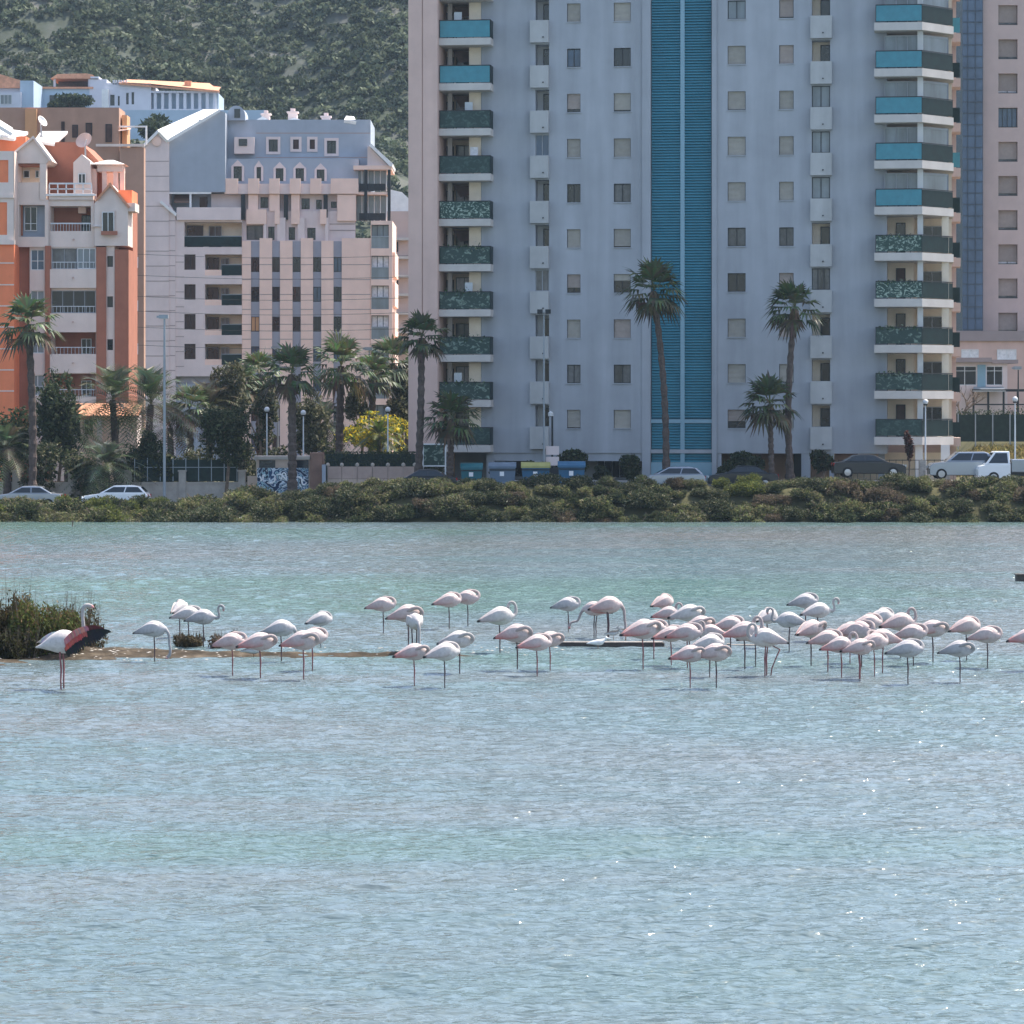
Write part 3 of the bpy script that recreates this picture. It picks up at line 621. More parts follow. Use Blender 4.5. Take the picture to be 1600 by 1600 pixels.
# sloping roof and glazed gallery at the right end
MB().prism([(cu(577,1),cz(228,1)),(cu(580,1),cz(225,1)),(cu(614,1),cz(256,1)),(cu(613,1),cz(261,1)),(cu(609,1),cz(260,1))], 0.5, 8).build('roof_edge', M['roof_white'], cb)
MB().prism([(cu(574,1.2),cz(228,1.2)),(cu(577,1.2),cz(229,1.2)),(cu(609,1.2),cz(261,1.2)),(cu(553,1.2),cz(261,1.2)),(cu(574,1.2),cz(258,1.2))], 1.2, 8).build('gable_wall', M['c_pale'], cb)
MB().box(cu(552,0.8), cu(612,0.8), 0.8, 8, cz(265,0.8), cz(258.5,0.8)).build('canopy', M['c_pink'], cb)
for y0, y1 in ((265,299),(305,345)):
    o = MB().box(cu(556,2.2), cu(604,2.2), 2.2, 2.25, cz(y1,2.2), cz(y0,2.2)).build('gallery_glazing', M['glass_pale'], cb)
    q = MB(); 
    for i in range(6): x = cu(556,2.2)+(cu(604,2.2)-cu(556,2.2))*i/5; q.box(x-0.04,x+0.04,2.13,2.19,cz(y1,2.2),cz(y0,2.2))
    q.build('frame', M['frame_white'], o)
    o = MB().box(cu(561,1), cu(602,1), 1.0, 1.03, cz(y1-1,1), cz(y1-12,1)).build('railing', M['metal_dark'], cb)
for x in (571.5, 608): MB().box(cu(x-2.3,0.9), cu(x+2.3,0.9), 0.85, 1.25, cz(345,0.9), cz(265,0.9)).build('gallery_column', M['metal_dark'], cb)
MB().box(cu(552,0.85), cu(606,0.85), 0.95, 2.9, cz(304,0.9), cz(300,0.9)).build('gallery_floor', M['c_pink'], cb)
# second storey of small gabled windows
v = 2.0
w2, o2 = cwall(318, 560, 248, 300, v, 'c_grey', [(365,378,260,283,.25),(401,408,261,283,.25),(431,443,263,283,.25),(462,475,263,283,.25),(495,507,265,283,.25)], dp=0.95)
for o in o2:
    cwin(o, v, mull=1, frame='frame_dark'); a,b,c,d,_ = o; f = 0.22; m_ = (a+b)/2
    q = MB(); q.box(a-f,a-0.003,v-0.12,v-0.004,c,d); q.box(b+0.003,b+f,v-0.12,v-0.004,c,d); q.prism([(a-f,d+0.002),(b+f,d+0.002),(m_,d+0.62)], v-0.12, v-0.004); q.build('window_surround', M['c_pale'], cb)
# parapet with blocks
v = 0.8
MB().box(cu(350,v), cu(560,v), v, v+1.15, cz(303,v), cz(287,v)).build('parapet', M['c_pale'], cb)
for a, b in ((352,372),(388,405),(421,437),(453,470),(485,502),(517,560)): MB().box(cu(a,v), cu(b,v), v-0.25, v-0.003, cz(303,v), cz(279,v)).build('parapet_block', M['c_pink'], cb)
# third storey
v = 1.6
w3, o2 = cwall(330, 552, 303, 344, v, 'c_pale', [(315+0,316,340,341,.1)][:0]+[(407,419,308,325,.2),(471,484,310,327,.2),(494,503,312,327,.2),(517,526,315,325,.2)], dp=1.35)
for o in o2: cwin(o, v, mull=1)
MB().box(cu(527,0.7), cu(556,0.7), 0.7, 1.55, cz(345,0.7), cz(304,0.7)).build('corner_wall', M['c_pink'], cb)
for x in (379.5, 446.5, 508.5): MB().box(cu(x-3.2,0.7), cu(x+3.2,0.7), 0.75, 1.2, cz(343,0.7), cz(304,0.7)).build('gallery_column', M['metal_dark'], cb)
for a, b in ((388,403),(421,437),(455,468)): MB().box(cu(a,0.9), cu(b,0.9), 0.9, 1.55, cz(330,0.9), cz(303.5,0.9)).build('pier', M['c_pink'], cb)
# terrace on the left of that storey, brown awning behind a pale beam
MB().box(cu(264,1.2), cu(350,1.2), 2.4, 2.6, cz(338,1.2), cz(301,1.2)).build('wall', M['c_grey'], cb)
MB().plate((cu(272,0.5),0.5,cz(316,0.5)),(cu(300,0.5),0.5,cz(316,0.5)),(cu(300,2),2.3,cz(304,2)),(cu(272,2),2.3,cz(304,2)),0.05).build('awning', M['wall_brown'], cb)
MB().box(cu(312,2.3), cu(324,2.3), 2.33, 2.39, cz(325,2.3), cz(308,2.3)).build('window', M['glass_dark'], cb)
MB().box(cu(264,0.4), cu(330,0.4), 0.4, 0.6, cz(303,0.4), cz(299.5,0.4)).build('beam', M['roof_white'], cb); MB().box(cu(296,0.4), cu(299,0.4), 0.42, 0.62, cz(326,0.4), cz(303.2,0.4)).build('post', M['roof_white'], cb)
MB().box(cu(276,-0.1), cu(376,-0.1), -0.1, 0.3, cz(344,0), cz(324,0)).build('parapet', M['c_pale'], cb)
# fourth storey
v = 1.0
w4, o2 = cwall(378, 555, 330, 378, v, 'c_pale', [(385,411,352,375,.5),(419,429,354,375,.2),(451,461,355,375,.2),(480,493,356,375,.2)], dp=0.55)
for i, o in enumerate(o2): cwin(o, v, mull=1, pane='glass_curtain' if i == 0 else 'glass_dark')
for a, b in ((385,416),(429,437),(455,468),(500,510)): MB().box(cu(a,0.5), cu(b,0.5), 0.5, 0.98, cz(350,0.5), cz(327,0.5)).build('pier', M['c_pink'], cb)
for a, b in ((412,416),(433,446),(465,476),(508,513)): MB().box(cu(a,0.55), cu(b,0.55), 0.55, 0.97, cz(378,0.5), cz(340,0.5)).build('pier', M['c_pale'], cb)
cjoint(515, 555, (350, 360), 0.98)
# main facade: pink piers between grey strips of windows
v = 0.25; strips = [(392,405.5),(425,437.5),(457,470),(489,502),(521,534)]
z0, z1 = zg, cz(375, v)
rows = [401.5+46.6*i for i in range(7)]
xs_ = [378] + [x for s in strips for x in s] + [579]
for i in range(0, len(xs_), 2):
    top = 375 if i < 10 else 375
    MB().box(cu(xs_[i],v), cu(xs_[i+1],v), v, v+0.6, z0, cz(372 if i % 4 else 376, v)).build('pier', M['c_pink'], cb)
v = 0.45
for (a, b) in strips:
    s_, o2 = cwall(a, b, 377, 720, v, 'c_spandrel', [(a+0.3,b-0.3,y,y+23.5,.15) for y in rows], name='spandrel_strip')
    for i, o in enumerate(o2): cwin(o, v, mull=1, frame='frame_dark', pane='brown_orange' if (a == 392 and i == 2) else rng.choice(['glass_dark','glass_dark','glass_blue']))
for i in range(0, len(xs_), 2): cjoint(xs_[i], xs_[i+1], [y+12+23.3*j for y in rows[:5] for j in (0,1)], 0.25, 0.035)
MB().box(cu(378,1.2), cu(579,1.2), 1.2, 10, zg, cz(378,1.2), skip='f').build('wall', M['c_pink'], cb)
MB().box(cu(378,1.0), cu(579,1.0), 0.9, 1.1, cz(380,1), cz(376.5,1)).build('ledge', M['c_pale'], cb)
# right end bay with glazed balconies
v = 0.1; rr = [y-2 for y in rows]
w5, o2 = cwall(579.3, 613, 345, 720, v, 'c_pink', [(579.8+0.4,607.5,y,y+37,.5) for y in [351]+rr], dp=10)
for i, o in enumerate(o2):
    a,b,c,d,e = o; cwin((a,b,c+(d-c)*0.5,d,e), v, pane='curtain_white' if i in (1,2,3) else 'glass_pale', frame='frame_dark', mull=2)
    g = MB().box(a, b, v+0.05, v+0.08, c, c+(d-c)*0.48).build('balcony_glass', M['glass_pale'], cb); MB().box(a, b, v+0.0, v+0.12, c+(d-c)*0.48+0.003, c+(d-c)*0.52).build('handrail', M['metal_grey'], cb)
    MB().box(a, b, v+0.5, v+0.52, c, c+(d-c)*0.5).build('balcony_back', M['c_pale'], cb)
for i, y in enumerate(rows[:6]): MB().box(cu(613,0.1)+0.003, cu(617,0.1), 0.6, 9, cz(y+30), cz(y-8)).build('side_balcony', M['c_pink'], cb)
# left balconies
v = 0.2
rows2 = [397.5+46.6*i for i in range(6)]
ops = [(288,378,347,386,1.6)]
for i, y in enumerate(rows2): ops += [(288,305.5,y,y+24,.25), (320,378,y+(0),y+33,1.5)]
w6, o2 = cwall(274.3, 378, 344, 588, v, 'c_pale', [o for o in ops if o[3] < 588]); 
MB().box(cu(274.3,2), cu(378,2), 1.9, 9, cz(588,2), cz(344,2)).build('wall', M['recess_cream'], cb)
for i, o in enumerate(o2):
    a,b,c,d,e = o
    if e < 1: cwin(o, v, mull=1)
    else:
        w_ = b-a
        window(cb, a+0.1, a+w_*0.34 if i else a+w_*0.30, c, d-0.25, v+e-0.1, 'glass_dark', 'frame_dark', 1); window(cb, a+w_*0.40, a+w_*0.62, c, d-0.3, v+e-0.1, 'glass_curtain', 'frame_grey', 1)
        if i == 0: q = MB().box(a, b, v+0.05, v+0.08, c+0.05, c+1.0); q.build('railing', M['rail_green'], cb); MB().box(a,b,v+0.03,v+0.1,c+1.003,c+1.06).build('handrail', M['metal_grey'], cb)
        else:
            MB().box(a, a+w_*0.45, v+0.02, v+0.2, c, c+0.55).build('parapet', M['c_pink'], cb); MB().box(a+w_*0.45+0.003, b, v+0.05, v+0.08, c+0.03, c+1.0).build('railing', M['rail_green'], cb); MB().box(a+w_*0.45+0.003,b,v+0.03,v+0.1,c+1.003,c+1.06).build('handrail', M['metal_grey'], cb)
cjoint(274.5, 287.5, [y+12+23.3*j for y in rows2 for j in (0,1)], 0.2, 0.035)
cjoint(222.7, 263.8, [252+23.4*i for i in range(15)], 0.0, 0.04); cjoint(264.3, 273.8, [345+23.4*i for i in range(11)], 0.1, 0.04)
MB().box(cu(274.3,0.8), cu(378,0.8), 0.8, 9, zg, cz(588,0.8)-0.003).build('wall', M['c_spandrel'], cb)
q = facade(cu(274.3,0.5), cu(340,0.5), zg, cz(600), 0.5, [(cu(290),cu(303),cz(690),cz(640),.2),(cu(312),cu(325),cz(690),cz(640),.2)]); q.build('wall', M['c_grey'], cb)

# ------------------------------------------------------------------ the orange block at the left
A = Fr(0, 212, 0, 0.9); ab = A.root('apartment_block')
tag(ab, 'orange and white apartment block with gabled bays and white balcony parapets', 'apartment block')
au = lambda px, v=0: A.u(px, v)
az = lambda py, v=0: A.z(0, py, v)
def abx(name, m, x0, x1, y0, y1, v0, v1): return MB().box(au(x0,v0), au(x1,v0), v0, v1, az(y1,v0), az(y0,v0)).build(name, M[m], ab)
def aw(x0, x1, y0, y1, v, m, ops=(), name='wall'):
    o2 = [(au(a,v), au(b,v), az(d,v), az(c,v), e) for a, b, c, d, e in ops]
    facade(au(x0,v), au(x1,v), az(y1,v), az(y0,v), v, o2).build(name, M[m], ab); return o2
gy = 752
# left wing, nearest: orange with thin white bands
abx('wing_wall','orange',-70,22,382,gy,-2.0,6)
q = MB()
for y in (411,445,478,511,545,578,611): q.box(au(-70,-2), au(22,-2), -2.03, -2.002, az(y+0.9,-2), az(y-0.9,-2))
tag(q.build('band', M['orange_white'], ab), kind='stuff')
o2 = aw(-70, 21.5, 236, 382, -2.0, 'orange_white', [(-40,13,250,285,.12),(-40,11,316,367,.12)])
for o in o2: MB().box(o[0],o[1],-2+0.1,-2+0.16,o[2],o[3]).build('wall_panel', M['orange'], ab)
MB().box(au(-70,-2),au(21.5,-2),-1.8,6,az(381,-2),az(236,-2),skip='f').build('wing_wall', M['orange_white'], ab)
abx('ledge','orange_white',-70,21,304,309,-2.15,-2.003); abx('ledge','orange_white',-70,23,375,382,-2.2,-2.004)
abx('roof_wall','orange',-70,40,213,236,1.5,6)
MB().plate((au(-70,1),1.0,az(206,1)),(au(22,1),1.0,az(216,1)),(au(44,4),4,az(206,4)),(au(-70,4),4,az(190,4)),0.2).build('roof', M['roof_white'], ab)
MB().plate((au(-60,-1),-1,az(160,-1)),(au(20,-1),-1,az(208,-1)),(au(20,2),2,az(200,2)),(au(-60,2),2,az(150,2)),0.25).build('roof', M['roof_white'], ab)
# body behind
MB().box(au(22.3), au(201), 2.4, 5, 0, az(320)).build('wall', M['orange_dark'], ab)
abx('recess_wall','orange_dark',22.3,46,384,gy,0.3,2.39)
# window bay
o2 = aw(46.3, 70, 384, gy, 0.0, 'orange_white', [(48,69,y,y+32,.2) for y in (390,454,520,586,650)])
for i, o in enumerate(o2): window(ab, o[0],o[1],o[2],o[3], 0.16, 'glass_pale' if i else 'glass_blue', 'frame_white', 1, 0.45)
abx('wall','orange_white',46.3,70,384,gy,0.21,2.38)
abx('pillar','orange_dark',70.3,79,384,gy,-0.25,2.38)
# balcony bay
ops = [(80.5,149.5,y,y+32+ (3 if y > 450 else 0),1.8) for y in (388,454,518,584,650)]
o2 = aw(79.3, 150, 384, gy, 0.05, 'orange_white', ops)
for i, o in enumerate(o2):
    a,b,c,d,e = o
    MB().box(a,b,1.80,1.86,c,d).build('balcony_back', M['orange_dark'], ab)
    MB().box(a-0.06,b+0.10,-0.28,0.04,c-1.32,c-0.03).build('parapet', M['orange_white'], ab)
    MB().tube([(0,0,0),(0,-0.15,-0.03)],0.06,6).build('drain_spout', M['dish_pink'], ab, ((a+b)/2, -0.27, c-0.6))
    q = MB(); q.box(a,b,-0.12,-0.08,c+0.42,c+0.47); 
    for j in range(12): x = a+(b-a)*(j+0.5)/12; q.box(x-0.012,x+0.012,-0.11,-0.09,c-0.03,c+0.42)
    q.build('handrail', M['metal_pale'], ab)
    if i == 1: window(ab, a,b,c+0.0,d, 0.12, 'glass_dark', 'frame_grey', 3)
    elif i == 0: window(ab, a,(a+b)/2+0.2,c,d, 0.25, 'glass_curtain', 'frame_grey', 1); window(ab, (a+b)/2+0.25,b,c,d, 0.12, 'glass_pale', 'frame_white', 2)
    else: window(ab, a+1.8,a+2.5,c,d-0.45, 1.74, 'glass_dark', 'frame_white', 1, name='balcony_door')
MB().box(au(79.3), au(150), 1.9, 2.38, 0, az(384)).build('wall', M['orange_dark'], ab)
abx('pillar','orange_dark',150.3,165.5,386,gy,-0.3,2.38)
o2 = aw(165.8, 179, 384, gy, -0.1, 'orange_white', [(167.5,176.5,y,y+17,.2) for y in (400,463,530,595,660)])
for o in o2: window(ab, *o[:4], 0.05, 'glass_dark', 'frame_dark', 0)
abx('wall','orange_white',165.8,179,384,gy,0.12,2.38); abx('window_surround','orange_white',160,186,383,420,-0.45,-0.31) if False else None
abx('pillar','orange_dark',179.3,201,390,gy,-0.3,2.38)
# top storey of the bays
o2 = aw(22.3, 76, 312, 386, -0.2, 'orange_white', [(30,70,320,370,.9)])
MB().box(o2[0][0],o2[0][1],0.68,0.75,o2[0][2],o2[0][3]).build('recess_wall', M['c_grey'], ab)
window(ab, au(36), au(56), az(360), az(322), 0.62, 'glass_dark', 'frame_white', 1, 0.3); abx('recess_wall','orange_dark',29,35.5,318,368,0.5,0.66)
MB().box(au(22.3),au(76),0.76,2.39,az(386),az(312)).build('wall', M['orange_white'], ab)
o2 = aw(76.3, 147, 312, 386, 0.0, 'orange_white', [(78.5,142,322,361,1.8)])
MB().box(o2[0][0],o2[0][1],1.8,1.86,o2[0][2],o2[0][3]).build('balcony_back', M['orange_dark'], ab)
window(ab, au(122), au(136), az(361), az(334), 1.74, 'glass_dark', 'frame_dark', 1, name='balcony_door'); abx('awning','c_pink',122,134,323,333,1.2,1.7)
q = MB(); a, b = au(78.5), au(142); q.box(a,b,0.05,0.09,az(350),az(348)); 
for j in range(14): x = a+(b-a)*(j+0.5)/14; q.box(x-0.012,x+0.012,0.06,0.08,az(361),az(350))
q.build('handrail', M['metal_pale'], ab)
MB().tube([(0,0,0),(0,-0.15,-0.03)],0.06,6).build('drain_spout', M['dish_pink'], ab, (au(115), 0, az(374)))
q = MB(); q.lathe([(0.35,0),(0.42,0.03),(0.05,0.12)],12); o = q.build('awning_lamp', M['roof_white'], ab); o.location = (au(152), -0.2, az(355))
# right gabled bay
px = [(147.3,384),(200,384),(200,322),(172,287),(147.3,318)]
ga = [(au(x,-0.35),az(y,-0.35)) for x,y in px]; q = MB().prism(ga, -0.35, 2.3); q.build('gable_wall', M['orange_white'], ab)
q = MB(); q.box(au(158,-0.4),au(180,-0.4),-0.47,-0.353,az(366,-0.4),az(329,-0.4)); q.build('window_surround', M['orange_white'], ab)
window(ab, au(159.5,-0.5), au(178.5,-0.5), az(364,-0.5), az(331,-0.5), -0.52, 'glass_dark', 'frame_white', 1); abx('window_box','orange_dark',158,183,361,367,-0.75,-0.58)
for s in ((172,287,203,325),(172,287,150,313)):
    x0,y0,x1,y1 = s; MB().plate((au(x0,-0.6),-0.6,az(y0-2,-.6)),(au(x1,-0.6),-0.6,az(y1-2,-.6)),(au(x1,5),5,az(y1-2,-.6)),(au(x0,5),5,az(y0-2,-.6)),0.15 if x1 > x0 else -0.15).build('roof', M['terracotta'], ab)
abx('roof_block','orange_white',198,211,317,330,-0.3,2); abx('roof_wall','orange',185,206,297,318,0.8,4)
# terrace parapet and its rail
abx('parapet','orange_white',76,146,302,312,-0.15,0.3); abx('ledge','roof_white',72,150,303,306,-0.3,-0.153)
q = MB(); a, b = au(77,0.1), au(143,0.1); q.box(a,b,0.08,0.14,az(288,.1),az(285.5,.1)); q.box(a,b,0.08,0.14,az(296,.1),az(294.5,.1))
for j in range(6): x = a+(b-a)*j/5; q.box(x-0.04,x+0.04,0.08,0.14,az(302,.1),az(288,.1))
q.build('handrail', M['metal_pale'], ab)
# left gabled bay, top
px = [(20.5,312),(76,312),(76,250),(80,250),(52,214),(17,240),(17,246),(20.5,246)]
ga = [(au(x,-0.25),az(y,-0.25)) for x,y in px]
q = MB().prism([(au(x,-0.25),az(y,-0.25)) for x,y in ((20.5,255),(72,255),(78,250),(52,215),(18,242))], -0.25, 3.5); q.build('gable_wall', M['orange_white'], ab)
for a_, b_ in ((20.5,27),(62,72)): abx('pillar','orange_white',a_,b_,255.3,312,-0.25,0.3)
abx('parapet','orange_white',27.3,61.7,285,312,-0.15,0.1); abx('recess_wall','recess_cream',20.5,72,256,312,1.6,1.8); abx('recess_beam','orange_dark',27.3,61.7,256,259,0.0,1.5)
for a_, b_ in ((28,34),(36.5,46.5),(55,61.5)): window(ab, au(a_,1.5), au(b_,1.5), az(278,1.5), az(266,1.5), 1.54, 'glass_dark', 'frame_white', 0)
for s in ((52,213,81,251),(52,213,15,243)):
    x0,y0,x1,y1 = s; MB().plate((au(x0,-0.5),-0.5,az(y0-1,-.5)),(au(x1,-0.5),-0.5,az(y1-1,-.5)),(au(x1,3.5),3.5,az(y1-1,-.5)),(au(x0,3.5),3.5,az(y0-1,-.5)),0.14 if x1 > x0 else -0.14).build('roof', M['orange_white'], ab)
# orange attic behind with a white roof
MB().prism([(au(x,3.6),az(y,3.6)) for x,y in ((66,312),(160,312),(160,258),(125,222),(70,222))], 3.6, 11).build('attic_wall', M['orange_dark'], ab)
MB().plate((au(54,3.4),3.4,az(219,3.4)),(au(85,3.4),3.4,az(224,3.4)),(au(106,7),7,az(205,7)),(au(64,7),7,az(205,7)),0.2).build('roof', M['roof_white'], ab)
MB().prism([(au(x,1.5),az(y,1.5)) for x,y in ((114.5,312),(144,312),(141,252),(128,241),(114.5,254))], 1.5, 3.5).build('dormer', M['orange_white'], ab)
window(ab, au(122,1.4), au(134,1.4), az(288,1.4), az(271,1.4), 1.44, 'glass_dark', 'frame_white', 1)
# white roofed summer house on the terrace
sh_ = MB(); x0, x1 = au(146,3), au(194,3); 
for x in (x0, x0+0.7, x1-0.65, x1-0.2): sh_.box(x, x+0.32, 2.2, 2.5, az(312,3), az(265,3))
sh_.build('pavilion_column', M['c_pink'], ab); abx('pavilion_beam','orange_white',152,192,256,268,2.1,3.4)
q = MB(); a, b, zz, zt = au(141,2), au(196,2), az(257,2), az(249,2); q.add([(a,1.6,zz),(b,1.6,zz),(b,4.0,zz),(a,4.0,zz),(a+1.1,2.6,zt),(b-0.9,2.6,zt),(b-0.9,3.1,zt),(a+1.1,3.1,zt)], [(3,2,1,0),(4,5,6,7),(0,1,5,4),(1,2,6,5),(2,3,7,6),(3,0,4,7)]); q.build('pavilion_roof', M['roof_white'], ab)
# satellite dishes on the roof: things of their own
def dish(px, py, v, r, m, tilt, yaw, label):
    p = at(px, py, 212+v); o = empty('satellite_dish', (p.x, p.y, p.z-r*1.1))
    tag(o, label, 'satellite dish', 'rooftop satellite dishes')
    q = MB(); prof = [(r*i/7, 0.42*r*(i/7)**2) for i in range(1, 8)]; q.lathe([(0.01,0)]+prof+[(r*0.99,0.40*r),(0.01,-0.03)], 18); d = q.build('reflector', M[m], o, smooth=True); d.location = (0,0,r*1.1); d.rotation_euler = (R(tilt), 0, R(yaw))
    q = MB(); q.tube([(0,0.1,-1.2*r),(0,0.05,r*1.0)], 0.06, 8); q.tube([(-0.3*r,0.1,-1.2*r),(0.3*r,0.1,-1.2*r)],0.05,6); q.build('mast', M['metal_grey'], o)
    q = MB(); q.tube([(0,-0.6*r,r*0.5),(0.3*r,-0.9*r,r*1.3)],0.03,6); q.build('feed_arm', M['metal_pale'], o)
dish(64, 191, 3.0, 0.42, 'roof_white', 60, 60, 'white round satellite dish on a mast above the orange attic')
dish(133, 222, 2.9, 0.60, 'dish_pink', 62, -20, 'large pink satellite dish on the orange roof slope')

# ------------------------------------------------------------------ the brown block behind
B = Fr(-40, 250, 0, 1.5); bb = B.root('apartment_block'); bu = lambda px,v=0: B.u(px,v); bz = lambda py,v=0: B.z(0,py,v)
tag(bb, 'plain brown-pink apartment block with a roof terrace behind the orange block', 'apartment block')
MB().box(bu(-40), bu(186), 0, 4, 0, bz(168)).build('wall', M['brown_pink'], bb)
MB().box(bu(40,-0.1), bu(58,-0.1), -0.4, -0.003, bz(230), bz(171)).build('wall_panel', M['brown_orange'], bb)
MB().box(bu(188)+0.003, bu(196), 1, 3, bz(240), bz(178)).build('wall_panel', M['brown_orange'], bb)
MB().box(bu(188)+0.003, bu(226), -0.5, 0.6, 0, bz(231)).build('wall', M['brown_pink'], bb)
MB().box(bu(150,-0.6), bu(226,-0.6), -0.7, -0.503, bz(230), bz(226)).build('parapet_cap', M['orange_white'], bb)
q = MB()
for x0,x1,y0,y1 in ((186,229,196,198.5),(226.5,229,198.5,226),(180,182.5,198,230)): q.box(bu(x0,0), bu(x1,0), 0.2, 0.4, bz(y1), bz(y0))
q.build('pergola_frame', M['roof_white'], bb)
MB().plate((bu(186,0),-0.4,bz(205)),(bu(202,0),-0.4,bz(203)),(bu(205,2),2,bz(197)),(bu(186,2),2,bz(197)),0.05).build('awning', M['dish_pink'], bb)
for x0, x1, y0, y1 in ((96,101,190,230),(113,122,195,215),(134,144,192,212),(165,175,194,222)): window(bb, bu(x0), bu(x1), bz(y1), bz(y0), -0.03, 'door_brown', 'frame_dark', 0)
for y in (402,470,537): window(bb, bu(202,-.5), bu(216,-.5), bz(y+17), bz(y), -0.53, 'glass_pale', 'frame_white', 1)
for y in (420,486): 
    MB().box(bu(200,-.6), bu(208,-.6), -0.9, -0.505, bz(y+33), bz(y)).build('balcony_side', M['hotel_pink'], bb); MB().box(bu(200,-.6), bu(214,-.6), -1.0, -0.506, bz(y+35), bz(y+33)-0.002).build('balcony_slab', M['hotel_pink'], bb)
for y in (352,): MB().prism([(bu(198,-.6),bz(395)),(bu(212,-.6),bz(395)),(bu(208,-.6),bz(368)),(bu(203,-.6),bz(358)),(bu(198,-.6),bz(362))], -0.9, -0.507).build('balcony_side', M['hotel_pink'], bb)
# pale block glimpsed between the stepped block and the tower
D_ = Fr(600, 330, 0, 3); db = D_.root('apartment_block'); du = lambda px: D_.u(px); dz = lambda py: D_.z(620,py)
tag(db, 'pale pink block glimpsed between the stepped block and the tower', 'apartment block')
MB().box(du(596), du(660), 0, 10, 0, dz(330)).build('wall', M['hotel_pink'], db); MB().prism([(du(596),dz(330)),(du(660),dz(330)),(du(628),dz(300)),(du(610),dz(296))], 0.2, 10).build('roof', M['roof_white'], db)
for i in range(9):
    y = 372+29*i; MB().box(du(616), du(640), -1.0, -0.003, dz(y+4), dz(y)).build('balcony', M['slab_white'], db)
    window(db, du(618), du(622), dz(y+22), dz(y+6), -0.03, 'glass_dark', 'frame_dark', 0)
# low pink house behind the date palms
Hh = Fr(100, 204, 0, 0.9); hb = Hh.root('low_house'); hu = lambda px: Hh.u(px); hz = lambda py: Hh.z(160,py)
tag(hb, 'low pink house with an arcade wall behind the date palms', 'house')
o2 = [(hu(a),hu(b),hz(680),hz(655),.5) for a,b in ((111,125),(130,145),(172,186))]
facade(hu(104), hu(214), 0, hz(648), 0, o2).build('wall', M['c_pink'], hb); MB().box(hu(104),hu(214),0.01,2.5,0,hz(648),skip='f').build('wall', M['c_pale'], hb)
for o in o2: window(hb, *o[:4], 0.45, 'glass_dark', 'frame_white', 1)
MB().plate((hu(100),-0.5,hz(649)),(hu(218),-0.5,hz(649)),(hu(214),3,hz(630)),(hu(106),3,hz(630)),0.15).build('roof', M['terracotta'], hb)
MB().box(hu(152),hu(160),-0.3,-0.003,0,hz(650)).build('pier', M['c_pale'], hb)

# ------------------------------------------------------------------ the pink hotel at the right
Hf = Fr(1490, 262, 0, 3.6); fb = Hf.root('hotel_block'); fu = lambda px,v=0: Hf.u(px,v); fz = lambda py,v=0: Hf.z(1560,py,v)
tag(fb, 'tall pink block with square recessed windows and a blue glazed stair strip', 'hotel')
ops = []
for k in range(-3, 10):
    y = 8 + 53.4*k
    for x0, x1 in ((1560,1590),(1622,1652)): ops.append((fu(x0), fu(x1), fz(y+31), fz(y), 0.5))
facade(fu(1536), fu(1760), fz(520), fz(-190), 0, ops).build('wall', M['hotel_pink'], fb)
MB().box(fu(1536), fu(1760), 0.02, 14, 0, fz(-190), skip='f').build('wall', M['hotel_pink'], fb)
for i, o in enumerate(ops):
    a,b,c,d,e = o
    window(fb, a, b, c, d, 0.45, 'glass_blue' if i//2 == 6 else 'curtain_white' if i % 5 == 0 else 'glass_curtain', 'frame_dark', 3 if i//2 == 6 else 1, 0, 0 if i//2 == 6 else 0.86, 'shutter_b')
    MB().box(a, b, 0.05, 0.12, c, c+0.08).build('rail', M['metal_dark'], fb)
gs = MB(); n = 0
MB().box(fu(1504,-1), fu(1535.5,-1), -1.0, 5, fz(520), fz(-190)).build('stair_glazing', M['hotel_blue'], fb)
q = MB(); 
for i in range(40): y = -180 + 17.8*i; q.box(fu(1504,-1), fu(1535.5,-1), -1.06, -1.003, fz(y+1.6,-1), fz(y,-1))
for x in (1512,1524): q.box(fu(x,-1)-0.04, fu(x,-1)+0.04, -1.05, -1.004, fz(520,-1), fz(-190,-1))
tag(q.build('glazing_bars', M['hotel_blue2'], fb), kind='stuff')
# podium
MB().box(fu(1470,-8), fu(1760,-8), -9, -0.5, 0, fz(560,-8)+0.0).build('podium', M['hotel_pink2'], fb); 
pz1, pz0 = fz(517,-9), fz(533,-9)
MB().box(fu(1470,-9), fu(1760,-9), -9.0, -1.2, fz(560,-9)+0.01, pz0).build('podium', M['hotel_pink2'], fb)
MB().box(fu(1470,-9.2), fu(1760,-9.2), -9.2, -1.15, pz0+0.003, pz1).build('podium_band', M['hotel_band'], fb)
for x0,x1 in ((1502,1529),(1558,1588)): window(fb, fu(x0,-9), fu(x1,-9), fz(562,-9), fz(546,-9), -9.03, 'curtain_white', 'frame_white', 1)
# terrace structure in front of it
Pg = Fr(1484, 236, 0, 3.9); pg = Pg.root('terrace_building'); pu = lambda px,v=0: Pg.u(px,v); pz = lambda py,v=0: Pg.z(1540,py,v)
tag(pg, 'grey terrace building with dark window wall and metal pergola above the green fence', 'terrace building')
o2 = [(pu(1489),pu(1526),pz(602),pz(572),.15),(pu(1541),pu(1567),pz(602),pz(572),.15)]
facade(pu(1480), pu(1574), 0, pz(566), 0, o2).build('wall', M['c_pale'], pg); MB().box(pu(1480),pu(1574),0.3,4,0,pz(566)).build('wall', M['c_spandrel'], pg)
for o in o2: window(pg, *o[:4], 0.1, 'glass_dark', 'frame_white', 1, 0.75)
MB().box(pu(1476),pu(1548),-0.6,4,pz(566)+0.003,pz(559)).build('roof', M['hotel_band'], pg); MB().box(pu(1549),pu(1590),-0.3,4,pz(568),pz(562)).build('roof', M['hotel_band'], pg)
